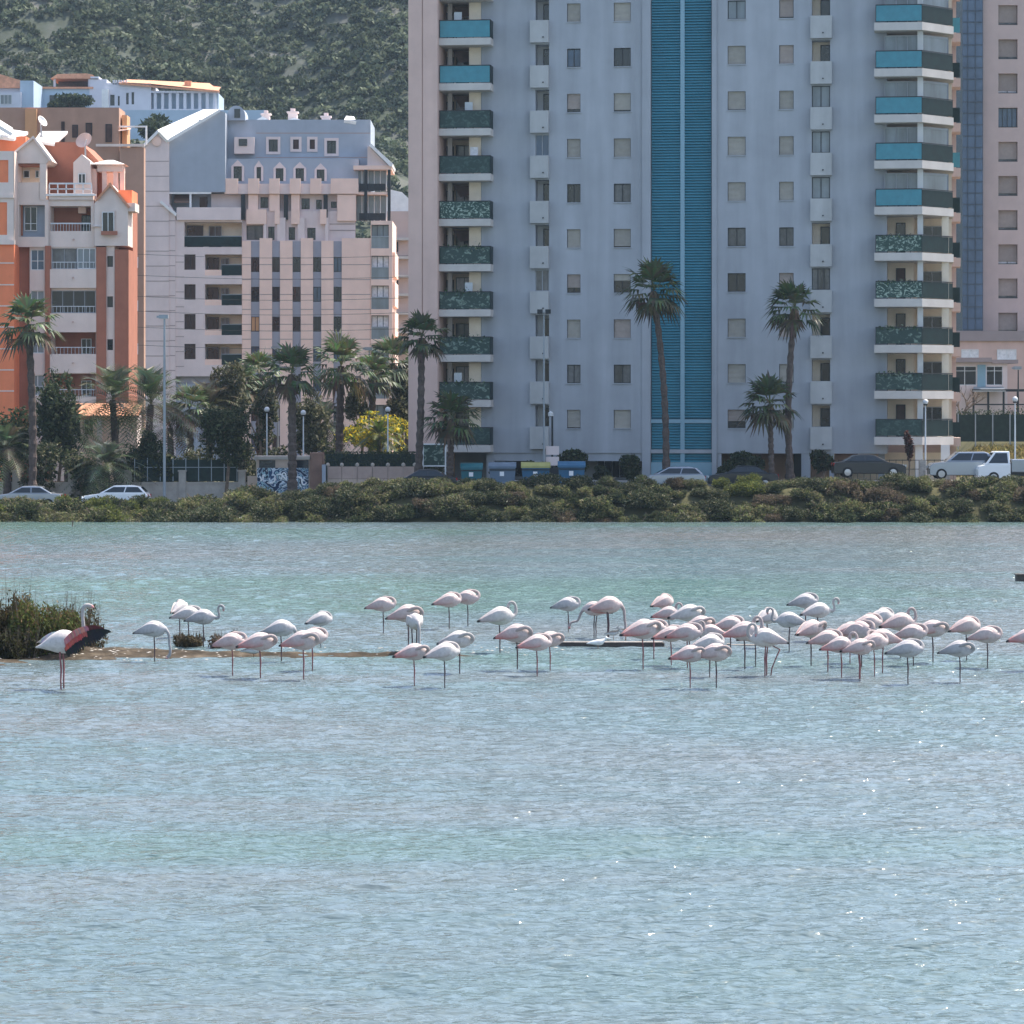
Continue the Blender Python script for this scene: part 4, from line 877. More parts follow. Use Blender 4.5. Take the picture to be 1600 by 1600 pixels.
MB().box(pu(1526)+0.05,pu(1541)-0.05,-0.05,-0.003,pz(605),pz(570)).build('wall_panel', M['mullion_blue'], pg)
q = MB()
for x in (1521,1544,1568,1590): q.box(pu(x,-2)-0.07, pu(x,-2)+0.07, -2.1, -1.96, 0, pz(612,-2))
q.box(pu(1519,-2), pu(1600,-2), -2.15, -1.9, pz(612,-2)+0.002, pz(608,-2)); q.box(pu(1519,-2), pu(1600,-2), -2.06, -2.0, pz(633,-2), pz(631,-2)); q.build('pergola_frame', M['metal_dark'], pg)
MB().plate((pu(1519,-2),-2.3,pz(611,-2)),(pu(1571,-2),-2.3,pz(611,-2)),(pu(1571,-1),-0.1,pz(604,-1)),(pu(1524,-1),-0.1,pz(604,-1)),0.05).build('pergola_roof', M['metal_grey'], pg)

# ------------------------------------------------------------------ villas on the hillside
def villa_root(px, D, z, label):
    fr = Fr(px, D, 0, z); r = fr.root('hillside_villa'); tag(r, label, 'villa', 'villas on the hillside'); return fr, r
fr, r = villa_root(-30, 462, 44, 'villa with terracotta roof cut by the left edge on the hillside')
u = lambda px,v=0: fr.u(px,v); z = lambda py,v=0: fr.z(0,py,v)
MB().box(u(-60),u(35),0,10,0,z(138)).build('wall', M['villa_white'], r); MB().prism([(u(-70),z(138)),(u(38),z(138)),(u(32),z(126)),(u(0),z(116)),(u(-60),z(112))],-0.6,10).build('roof', M['terracotta'], r)
MB().box(u(-60),u(36),-2,-0.7,0,z(146)).build('porch', M['villa_white'], r); MB().box(u(33)+0.003,u(54),-1,8,0,z(127)).build('tower_wall', M['villa_blue'], r)
window(r, u(4), u(22), z(165), z(150), -2.04, 'glass_pale', 'frame_white', 2)
fr, r = villa_root(50, 470, 45, 'two-storey villa with a roofed loggia under terracotta tiles on the hillside')
MB().box(u(54)+0.01,u(150),0,10,0,z(139)).build('wall', M['villa_blue'], r); MB().box(u(52),u(146),-0.4,10,z(139)+0.002,z(136)).build('ledge', M['terracotta'], r)
MB().box(u(85),u(140),4,10,z(136),z(122)).build('loggia_back', M['door_brown'], r)
for x in (83,137): MB().box(u(x),u(x+3.5),0.3,0.7,z(136)+0.003,z(123)).build('loggia_column', M['villa_white'], r)
MB().prism([(u(79),z(123)),(u(153),z(123)),(u(145),z(117)),(u(135),z(115)),(u(90),z(116))],-0.3,8).build('roof', M['terracotta'], r)
MB().box(u(140),u(167),-0.2,9,0,z(124)-0.004).build('tower_wall', M['villa_white'], r); MB().box(u(142),u(155),-0.5,5,z(123)+0.0,z(120)).build('ledge', M['villa_white'], r)
for x0,x1 in ((51+5,59+4),(78,88),(137,144)): window(r, u(x0), u(x1), z(160), z(149), -0.25, 'glass_dark', 'frame_dark', 0)
fr, r = villa_root(165, 455, 43, 'long white villa with pale blue columns and terracotta roof on the hillside')
o2 = [(u(a),u(b),z(d),z(c),.4) for a,b,c,d in ((172,179,148,165),(184,187,150,165),(197,201,145,163),(205.5,209.5,144,163))]
facade(u(164), u(236), 0, z(130), 0, o2).build('wall', M['villa_white'], r)
for o in o2: window(r, *o[:4], 0.3, 'glass_dark', 'frame_dark', 0)
MB().box(u(164),u(236),0.02,10,0,z(130),skip='f').build('wall', M['villa_white'], r); MB().box(u(160),u(170),-0.8,-0.003,0,z(140)).build('pier', M['roof_white'], r)
MB().box(u(236)+0.003,u(340),1.5,10,0,z(144)).build('wall', M['villa_blue'], r)
for i in range(9): x = 240+11.6*i; MB().box(u(x),u(x+4.5),0.2,0.6,z(170),z(145)).build('column', M['villa_white'], r)
MB().box(u(236)+0.003,u(341),0.1,1.4,z(172),z(170)-0.003).build('terrace', M['villa_white'], r); MB().box(u(236)+0.003,u(341),0.0,1.45,z(145)+0.003,z(142)).build('beam', M['villa_white'], r)
q = MB(); q.add([(u(190),-0.4,z(129)),(u(234),-0.4,z(131)),(u(342),-0.4,z(142)),(u(338),7,z(136,7)),(u(300),7,z(129,7)),(u(192),7,z(124,7)),], [(0,1,2,3,4,5)]); 
q.plate((u(186),-0.5,z(130)),(u(344),-0.5,z(143)),(u(320),7,z(130,7)),(u(190),7,z(124,7)),0.25); q.build('roof', M['terracotta'], r)
MB().box(u(286),u(296),2,3,z(137),z(124)).build('chimney', M['terracotta'], r)
q = MB()
for i in range(6): q.box(u(176+4*i),u(178.5+4*i),0,0.3,z(132),z(125))
q.build('balustrade', M['villa_white'], r)
MB().box(u(175),u(420),-6,-5.5,-6,z(172,-6)).build('retaining_wall', M['villa_blue'], r)
# ------------------------------------------------------------------ vegetation
NR = np.random.default_rng(11)
def leaf_quads(C, size, up=0.3, aspect=0.45, spread=None, rngn=NR):
    """one leaf-shaped quad at each centre of C (n,3), random orientation"""
    n = len(C); d = rngn.normal(size=(n,3)); d[:,2] += up
    if spread is not None: d += spread
    d /= np.linalg.norm(d, axis=1)[:,None]
    a = rngn.normal(size=(n,3)); a -= (a*d).sum(1)[:,None]*d; a /= np.linalg.norm(a, axis=1)[:,None]
    L = (size*rngn.uniform(0.6,1.4,n))[:,None]; W = L*aspect
    return np.stack([C-d*L*0.5, C+a*W*0.5, C+d*L*0.5, C-a*W*0.5], axis=1)
def clump_points(blobs, n, shell=0.55):
    """points in a union of ellipsoids, denser toward the surface"""
    w = np.array([b[3]*b[4]*b[5] for b in blobs])**0.67; w /= w.sum()
    idx = NR.choice(len(blobs), n, p=w); B = np.array(blobs)[idx]
    d = NR.normal(size=(n,3)); d /= np.linalg.norm(d,axis=1)[:,None]
    r = shell + (1-shell)*NR.uniform(0,1,n)**0.6; r *= 1+0.12*NR.normal(size=n)
    return B[:,:3] + d*r[:,None]*B[:,3:6]
def leaf_cols(n, cols, P=None):
    cols = np.array(cols); i = NR.integers(0, len(cols), n)
    return cols[i]*NR.uniform(0.7,1.3,n)[:,None]
DARKG = [(0.030,0.046,0.022),(0.045,0.062,0.030),(0.022,0.036,0.020),(0.075,0.09,0.045)]
OLIVE = [(0.085,0.090,0.045),(0.125,0.12,0.065),(0.050,0.060,0.030),(0.20,0.19,0.13)]  # last, palest tone paints sparkling highlights into the leaves
SCRUB = [(0.13,0.16,0.055),(0.20,0.19,0.085),(0.085,0.10,0.042),(0.23,0.20,0.12)]
YELLOW = [(0.62,0.46,0.03),(0.70,0.55,0.06),(0.42,0.36,0.05)]
def make_blobs(rx, ry, rz, n, fill=0.62, flat=0.0):
    bl = []
    for i in range(n):
        d = NR.normal(size=3); d /= np.linalg.norm(d); r = NR.uniform(0.25,fill)
        s = NR.uniform(0.24,0.48); z = d[2]*r*rz
        bl.append((d[0]*r*rx, d[1]*r*ry, z, rx*s, ry*s, rz*s*0.8))
    return bl
def tree(name, px, pyb, pyt, wpx, D, label, cols, n=2600, leaf=0.16, trunk=0.12, crown0=0.35, cat='tree', nb=14, group=None, gloss=False, ground=None):
    b = at(px, pyb, D); gzz = gz(b.x, D); z0 = gzz if ground is None else ground
    top = at(px, pyt, D).z; r = wpx/F*D/2; h = top-z0
    o = empty(name, (b.x, D, z0)); tag(o, label, cat, group)
    c0 = h*crown0; cz_ = (c0+h)/2; rz = (h-c0)/2*1.1
    bl = [(x,y,z+cz_,a,b_,c) for x,y,z,a,b_,c in make_blobs(r*1.25, r*1.0, rz, nb, 0.72)]
    P = clump_points(bl, n); P[:,2] = np.clip(P[:,2], 0.05, None)
    leaf *= 1.75
    me = quadmesh('crown', leaf_quads(P, leaf), M['leaf_gloss' if gloss else 'leaf'], leaf_cols(n, cols)); put('crown', me, o)
    q = MB(); q.tube([(0,0,-0.1),(0.03*h,0,cz_*0.5),(0,0.02*h,cz_)], [trunk,trunk*0.8,trunk*0.5], 8)
    for x,y,z,a,b_,c in bl[:5]: q.tube([(0.02*h,0,cz_*0.6),(x*0.5,y*0.5,(cz_*0.6+z)/2+0.1),(x,y,z)], [trunk*0.5,trunk*0.35,trunk*0.15], 6)
    q.build('trunk', M['bark'], o, smooth=True)
    return o
def frond_fan(mb, o, az, el, Lp, Rf, droop, col, nseg=11, wind=(0,0)):
    """a fan leaf: stalk, then blades radiating from its end"""
    d = Vector((math.cos(az)*math.cos(el), math.sin(az)*math.cos(el), math.sin(el)))
    d = (d + Vector((wind[0], wind[1], 0))).normalized()
    side = d.cross(Vector((0,0,1))); 
    if side.length < 0.05: side = Vector((1,0,0))
    side.normalize(); nrm = side.cross(d)
    e = o + d*Lp + Vector((0,0,-droop*0.3)); 
    w = 0.03; mb.add([tuple(o-side*w),tuple(o+side*w),tuple(e+side*w*0.7),tuple(e-side*w*0.7)], [(0,1,2,3)], 0, (0.10,0.11,0.04))
    for i in range(nseg):
        t = (i/(nseg-1)*2-1); a = t*R(75)
        dd = (d*math.cos(a) + side*math.sin(a)).normalized(); l = Rf*(1-0.25*abs(t))*random.uniform(0.85,1.1)
        m = e + dd*l*0.55 + nrm*0.06*abs(t) ; tip = e + dd*l + Vector((0,0,-droop*l*random.uniform(0.5,1.0)))
        s2 = dd.cross(nrm).normalized()*0.095
        c = [x*random.uniform(0.7,1.3) for x in col]
        mb.add([tuple(e), tuple(m-s2), tuple(m+s2), tuple(tip)], [(0,1,2),(1,3,2)], 0, c)
def trunk_pts(b, top, bend, n=12):
    v = top-b; s = Vector((1,0,0)); return [b + v*(i/n) + s*bend*math.sin(math.pi*i/n) for i in range(n+1)]
def fan_palm(pxb, pxt, pyt, rpx, D, label, bend=0.0, r0=0.24, nleaf=30, wind=(0,0), skirt=0.6, seed=1, lit=1.0):
    random.seed(seed); b = at(pxb, 700, D); b.z = gz(b.x, D); top = at(pxt, pyt, D); rad = rpx/F*D
    r0 *= 1.35; o = empty('fan_palm', b); tag(o, label, 'palm tree', 'palm trees along the street'); tl = top-b
    q = MB(); P = trunk_pts(Vector((0,0,-0.1)), tl, bend, 40); n = len(P)
    q.tube(P, [ (r0*(1.25-0.45*min(i/6,1))) * (1+0.13*((i*7)%3-1)) * (1-0.2*i/n) for i in range(n)], 10)
    q.build('trunk', M['palm_bark'], o)
    if skirt:
        q = MB(); q.col = (1,1,1); q.c = []
        for i in range(int(70*skirt)):
            az = random.uniform(0,6.283); t = random.uniform(0,1)*skirt*1.1; p0 = tl + Vector((0,0,-0.05-t)); d = Vector((math.cos(az),math.sin(az),0))
            s = d.cross(Vector((0,0,1)))*0.05; l = random.uniform(0.4,0.7); k = r0*0.8
            q.add([tuple(p0+d*k-s),tuple(p0+d*k+s),tuple(p0+d*(k+0.16)+s*1.5+Vector((0,0,-l))),tuple(p0+d*(k+0.10)-s*1.5+Vector((0,0,-l)))], [(0,1,2,3)])
        q.c = []; q.build('dead_fronds', M['palm_skirt'], o)
    q = MB(); col = (0.070*lit,0.092*lit,0.042*lit); rad *= 1.22  # lit brightens the leaf colour itself to stand for sunshine
    for i in range(nleaf):
        el = R(80)*(1-2*(i+0.5)/nleaf*0.78) ; az = i*2.39996+random.uniform(-.3,.3); 
        L = rad*random.uniform(0.42,0.6); Rf = rad*random.uniform(0.55,0.75)
        frond_fan(q, tl+Vector((0,0,0.05)), az, el, L, Rf, 0.22+0.5*(1-(el/R(80)))*0.5, col if el > R(-25) else (0.08,0.065,0.035), wind=wind)
    q.build('crown', M['leaf_gloss'], o)
    return o
def date_palm(pxb, pxt, pyt, rpx, D, label, nfr=46, seed=3, r0=0.22, col=(0.085,0.100,0.060), lean=None, upr=0.0):
    random.seed(seed); b = at(pxb, 700, D); b.z = gz(b.x, D); top = at(pxt, pyt, D); rad = 1.3*rpx/F*D; tl = top-b
    o = empty('date_palm', b); tag(o, label, 'palm tree', 'palm trees along the street')
    q = MB(); P = trunk_pts(Vector((0,0,-0.1)), tl, 0.0, 14); q.tube(P, [r0*(1+0.12*(i%2))*(1.15-0.02*i) for i in range(len(P))], 10); q.build('trunk', M['palm_bark'], o)
    q = MB()
    for i in range(nfr):
        el = R(82)*(1-1.4*(i+0.5)/nfr)+upr; az = i*2.39996+random.uniform(-.25,.25); L = rad*random.uniform(0.95,1.25)
        d = Vector((math.cos(az)*math.cos(el), math.sin(az)*math.cos(el), math.sin(el))); hz_ = Vector((math.cos(az),math.sin(az),0)); n = 20; prev = None
        c0 = [x*random.uniform(0.75,1.35) for x in col]; sd_ = Vector((-math.sin(az),math.cos(az),0))
        for k in range(n+1):
            t = k/n; p = tl + d*L*t + Vector((0,0,-L*0.52*t*t))
            if prev is not None:
                tg = (p-prev).normalized(); w = 0.02*(1-t)+0.006; q.add([tuple(prev-sd_*w),tuple(prev+sd_*w),tuple(p+sd_*w),tuple(p-sd_*w)],[(0,1,2,3)],0,(0.10,0.10,0.05))
                if k > 2:
                    ll = 0.62*rad/1.9*math.sin(math.pi*(0.12+0.85*t))*random.uniform(0.8,1.2)
                    for s in (-1,1):
                        v = (sd_*s*0.8 + tg*0.75 + Vector((0,0,0.25-0.5*t))).normalized(); e = p + v*ll; s2 = tg*0.05
                        q.add([tuple(p-s2),tuple(p+s2),tuple(e)],[(0,1,2)],0,[x*random.uniform(0.8,1.2) for x in c0])
            prev = p
    q.build('crown', M['leaf_gloss'], o); return o
fan_palm(50,44,508,43,191.5,'tall palm in front of the orange block at the left edge', 0.15, seed=1, lit=1.2)
fan_palm(457,456,585,40,190.5,'dark-trunked palm directly in front of the graffiti wall', 0.0, r0=0.26, seed=2)
fan_palm(529,533,572,45,209,'palm behind the beige panel fence, just left of the yellow tree', 0.0, r0=0.27, seed=3, lit=1.3)
fan_palm(621,613,568,38,223,'palm standing behind and right of the yellow tree', 0.1, r0=0.26, seed=4)
fan_palm(653,659,528,36,190.5,'tall palm overlapping the beige edge of the tower', 0.05, r0=0.22, seed=5)
fan_palm(702,706,655,41,190.2,'short broad palm below the lowest left balconies of the tower', 0.0, r0=0.2, seed=6)
fan_palm(1041,1021,455,44,191,'tallest leaning palm in front of the blue louvres', 0.25, r0=0.2, seed=7, wind=(0.1,0))
fan_palm(1206,1203,632,42,190.5,'short palm beside the taller one, right of the blue louvres', 0.0, r0=0.17, seed=8, wind=(-0.2,0))
fan_palm(1235,1242,482,40,191.5,'tall windblown palm with a crooked trunk, right of the blue louvres', -0.25, r0=0.2, seed=9, wind=(-0.35,0), nleaf=26)
fan_palm(409,405,585,34,223,'palm with a thick brown skirt left of the graffiti wall', 0.0, r0=0.33, skirt=1.4, seed=10, lit=1.4)
date_palm(186,176,625,72,199,'arching feather palm in front of the low pink house', seed=3)
date_palm(224,236,632,74,198,'upright feather palm behind the tall grey street lamp', seed=4, upr=0.25, nfr=44)
date_palm(165,166,728,52,192,'low stemless feather palm behind the white car', seed=5, nfr=46, r0=0.25)
date_palm(330,325,640,60,216,'pale feather palm right of the tall grey street lamp', seed=6, nfr=46, col=(0.10,0.10,0.055))
date_palm(590,592,680,34,212,'small green feather palm in front of the yellow tree', seed=7, nfr=30, r0=0.14, col=(0.08,0.10,0.03))
tree('leafy_tree', 88, 752, 565, 78, 196, 'dense dark tree just right of the tall left palm', DARKG+[(0.07,0.08,0.045)], 5200, 0.17, crown0=0.12, nb=26)
tree('leafy_tree', 18, 752, 622, 76, 197, 'bushy dark tree at the left edge under the orange block', DARKG+OLIVE[:1], 4200, 0.17, crown0=0.05, nb=20)
tree('leafy_tree', 232, 752, 672, 66, 195, 'dark rounded shrub tree at the foot of the tall grey street lamp', DARKG+OLIVE[:1], 3000, 0.15, crown0=0.1, nb=9)
tree('leafy_tree', 352, 755, 605, 74, 193.5, 'dark round-crowned tree in front of the black fence', DARKG+OLIVE[:1], 4600, 0.16, crown0=0.28, nb=22)
tree('leafy_tree', 345, 752, 560, 66, 217, 'pale olive tree behind the dark round-crowned one', OLIVE+[(0.17,0.16,0.10)], 2600, 0.20, crown0=0.45, nb=9)
tree('leafy_tree', 402, 752, 570, 50, 215, 'olive tree left of the white globe lamps', OLIVE+DARKG[:1], 2200, 0.2, crown0=0.3, nb=8)
tree('leafy_tree', 488, 752, 610, 62, 213, 'light olive tree between the two palms by the graffiti wall', OLIVE+[(0.15,0.15,0.09)], 3200, 0.19, crown0=0.25, nb=20)
tree('leafy_tree', 562, 752, 590, 40, 220, 'olive tree behind the palm by the beige fence', OLIVE, 2000, 0.2, crown0=0.3, nb=8)
tree('yellow_tree', 592, 748, 640, 108, 215, 'bright yellow flowering tree behind the beige panel fence', YELLOW+[(0.22,0.26,0.05),(0.12,0.16,0.04)], 2300, 0.17, crown0=0.32, nb=20)
tree('leafy_tree', 625, 752, 570, 66, 222, 'grey-olive tree behind the yellow tree', OLIVE, 2400, 0.22, crown0=0.2, nb=9)
tree('shrub', 893, 752, 693, 56, 195.5, 'dark shrub beside the white signpost under the tower', DARKG, 2600, 0.15, crown0=0.05, cat='shrub', nb=9)
tree('clipped_shrub', 985, 752, 704, 42, 195, 'round clipped dark shrub under the tower', DARKG, 2600, 0.12, crown0=0.1, cat='shrub', nb=8)
tree('shrub', 783, 752, 718, 34, 196.2, 'low dark shrub behind the grey-blue bin', DARKG, 1200, 0.13, crown0=0.05, cat='shrub', nb=6)
tree('shrub', 835, 752, 714, 26, 196.4, 'small dark shrub behind the yellow-lidded bin', DARKG, 1000, 0.13, crown0=0.05, cat='shrub', nb=6)
tree('shrub', 940, 752, 722, 30, 197, 'low shrub between the round shrub and the signpost shrub', DARKG, 1000, 0.13, crown0=0.05, cat='shrub', nb=6)
tree('shrub', 1165, 752, 706, 60, 195.5, 'wide dark shrub in front of the open undercroft', DARKG, 2600, 0.15, crown0=0.02, cat='shrub', nb=10)
tree('shrub', 1135, 752, 722, 30, 195, 'low spiky shrub beside the white car under the tower', DARKG, 1000, 0.15, crown0=0.02, cat='shrub', nb=6)
tree('shrub', 1286, 752, 693, 36, 193.5, 'ragged dark shrub below the right loggias of the tower', DARKG+[(0.06,0.05,0.03)], 1500, 0.2, crown0=0.15, cat='shrub', nb=7)
tree('red_shrub', 1419, 752, 668, 17, 191.5, 'slim reddish column of leaves in front of the right balconies', [(0.10,0.045,0.04),(0.07,0.04,0.035)], 900, 0.13, crown0=0.3, trunk=0.05, cat='shrub', nb=9)

fan_palm(300,296,640,36,214,'short palm between the feather palms and the round-crowned tree', 0.0, seed=21, lit=1.2)
fan_palm(372,374,600,32,220,'palm rising behind the dark round-crowned tree', 0.05, seed=22, lit=1.2)
fan_palm(580,583,590,34,218,'palm behind the yellow tree, left of the globe lamp', 0.0, seed=23)
fan_palm(636,640,590,28,225,'slim palm close to the beige edge of the tower', 0.0, seed=24)
date_palm(105,108,668,52,201,'feather palm behind the dense dark tree at left', seed=25, nfr=38)
date_palm(268,266,668,58,214,'feather palm just right of the foot of the tall grey street lamp', seed=26, nfr=38)
date_palm(505,508,660,44,217,'feather palm behind the light olive tree', seed=27, nfr=40)
date_palm(12,10,700,50,194,'low feather palm behind the silver saloon car', seed=28, nfr=40)
for i, (px, py, wpx, D_, lb) in enumerate(((62,690,70,193.6,'low leafy shrub behind the silver saloon car'),(125,700,60,193.8,'low leafy shrub behind the stone wall left of the white hatchback'),(205,690,56,194.8,'leafy shrub behind the white hatchback'),(262,700,60,206,'leafy shrub at the left end of the black netted fence'),(310,690,70,208,'leafy shrub rising behind the black netted fence'),(380,680,60,209,'leafy shrub left of the graffiti wall'),(432,690,50,210,'leafy shrub above the graffiti wall roof'),(520,690,60,212,'leafy shrub above the left end of the hedge'),(640,690,56,215,'leafy shrub right of the yellow tree'),(676,712,50,197,'low shrub behind the white-framed green board'))):
    tree('shrub', px, 752, py, wpx, D_, lb, DARKG+OLIVE, 1900, 0.15, crown0=0.02, cat='shrub', nb=14)
tree('leafy_tree', 135, 752, 600, 60, 205.5, 'grey-green tree behind the arching feather palm', OLIVE+DARKG, 2600, 0.18, crown0=0.2, nb=16, ground=0.9) if False else None
# bare tree by the right balconies
random.seed(5); b = at(1492, 655, 232); o = empty('bare_tree', (b.x, b.y, gz(b.x,232))); tag(o, 'bare dark tree beside the lower right balconies', 'tree'); q = MB(); h = b.z+2.0-gz(b.x,232)
def branch(p, d, l, r, dep):
    e = p + d*l; q.tube([p, (p+e)/2+Vector((random.uniform(-.05,.05)*l,0,0.04*l)), e], [r, r*0.8, r*0.6], 6)
    if dep:
        for i in range(3):
            nd = (d + Vector((random.uniform(-.9,1.0),random.uniform(-.6,.6),random.uniform(-.1,.6)))).normalized(); branch(e, nd, l*random.uniform(0.55,0.8), r*0.55, dep-1)
branch(Vector((0,0,-0.1)), Vector((0.3,0,1)).normalized(), h*0.45, 0.16, 4); q.build('branches', M['bark'], o)
# shrubs along the bank
def shrub_mesh(i, rx, rz, cols, n=3400, leaf=0.16):
    bl = [(x,y,abs(z)*0.8+rz*0.15,a,b_,c) for x,y,z,a,b_,c in make_blobs(rx, rx*0.8, rz, 16, 0.8)]
    P = clump_points(bl, n, 0.6); P[:,2] = np.abs(P[:,2])
    out = P - np.array([0,0,0.2]); out /= np.linalg.norm(out,axis=1)[:,None]
    return quadmesh('foliage', leaf_quads(P, leaf, 0.5, 0.35, out*1.2), M['leaf'], leaf_cols(n, cols))
SM = [shrub_mesh(i, NR.uniform(0.95,1.35), NR.uniform(0.95,1.25), c) for i, c in enumerate([SCRUB, SCRUB, DARKG+SCRUB, DARKG+OLIVE, OLIVE+SCRUB, [(0.12,0.09,0.065),(0.15,0.11,0.08),(0.09,0.08,0.045)], [(0.10,0.12,0.03),(0.15,0.16,0.04),(0.07,0.09,0.03)], DARKG+OLIVE[:1]])]
twig = MB(); random.seed(3)
for i in range(9):
    a = random.uniform(0,6.283); twig.tube([(0,0,-0.1),(0.3*math.cos(a),0.3*math.sin(a),0.5),(0.55*math.cos(a),0.55*math.sin(a),0.9)], [0.03,0.02,0.008], 5)
twigm = twig.mesh('stems', M['stick'])
def shrub(x, y, s, mi, label, group, sz=1.0):
    o = empty('bank_shrub', (x, y, gz(x,y)-0.05), random.uniform(0,6.283)); o.scale = (s*1.5, s*1.4, s*sz*1.12); tag(o, label, 'shrub', group)
    put('foliage', SM[mi], o); put('stems', twigm, o)
random.seed(21)
def zone(x):
    p = 800 + x*F/181
    if p < 260: return 'scrubby shrub on the bank in front of the parked cars at left', 'bank shrubs at the left'
    if p < 640: return 'dark scrubby shrub on the bank below the graffiti wall and beige fence', 'bank shrubs below the fences'
    if p < 1010: return 'scrubby shrub on the bank in front of the bins', 'bank shrubs before the bins'
    if p < 1320: return 'scrubby shrub on the bank below the blue louvres and twin palms', 'bank shrubs below the louvres'
    return 'scrubby shrub on the bank in front of the right-hand vehicles', 'bank shrubs at the right'
x = -33.5
while x < 33.5:
    for row, (y, s0, s1) in enumerate(((179.6,0.45,0.65),(180.3,0.55,0.78),(181.3,0.55,0.75),(182.4,0.50,0.68),(183.7,0.45,0.66))):
        xx = x + random.uniform(-0.6,0.6) + row*0.45; p = 800 + xx*F/181
        s = random.uniform(s0, s1)*random.uniform(0.8,1.36)
        if p < 240: s *= 1.1
        if 240 < p < 420: s *= 1.2
        if p > 640 and row >= 3: s *= 0.95
        mi = random.choice([0,1,2,3,4,5,7,3,2]) if p > 240 else random.choice([0,4,6,2,7])
        if 1120 < p < 1180 and row >= 3: mi = 6
        if row == 0: mi = random.choice([7,3,2,5,3,0])
        lb, gr = zone(xx); shrub(xx, y+random.uniform(-0.3,0.3), s, mi, lb, gr)
    x += random.uniform(1.0,1.25)
# reeds and scrub on the little island, left foreground
# scrub covering the hillside: one mass
n = 14500; hx = NR.uniform(-115, 22, n); hy = np.where(NR.uniform(0,1,n) < 0.3, NR.uniform(350, 470, n), NR.uniform(470, 600, n))
keep = [not (-90 < a < -38 and 440 < b < 482) for a, b in zip(hx, hy)]
hx, hy = hx[keep], hy[keep]; PP = []; CC = []
den = np.array([mnoise.noise(Vector((a*0.045, b*0.07, 5.0))) for a, b in zip(hx, hy)])
for a, b, dn in zip(hx, hy, den):
    if dn < -0.28 and NR.uniform() < 0.4: continue
    s = NR.uniform(0.5,1.25)*(1.0+0.7*max(dn,0)); k = int(24+14*s)
    d = NR.normal(size=(k,3)); d /= np.linalg.norm(d,axis=1)[:,None]; d[:,2] = np.abs(d[:,2])*0.9
    P = d*NR.uniform(0.65,1.05,k)[:,None]*s*1.35 + np.array([a, b, gz(a,b)-0.2])
    PP.append(leaf_quads(P, 0.62*s+0.2, 0.3, 0.6)); base = np.array([[(0.060,0.080,0.052),(0.085,0.105,0.066),(0.12,0.14,0.09),(0.045,0.062,0.048)][NR.integers(0,4)]])  # greens shifted towards blue so the colour carries some of the haze
    CC.append(base*(0.75+0.6*NR.uniform())*NR.uniform(0.75,1.25,k)[:,None])
tag(put('hillside_scrub', quadmesh('hillside_scrub', np.concatenate(PP), M['leaf'], np.concatenate(CC))), 'green scrub and low trees covering the rocky hillside', 'scrub', kind='stuff')
# trees among the villas
tree('leafy_tree', 110, 178, 147, 70, 452, 'dark tree below the two-storey hillside villa', DARKG, 1600, 0.5, crown0=0.0, nb=9, ground=at(110,180,452).z-1)
tree('leafy_tree', 248, 230, 172, 80, 430, 'dark tree in front of the pale blue retaining wall', DARKG, 2200, 0.5, crown0=0.0, nb=10, ground=at(248,232,430).z-1)
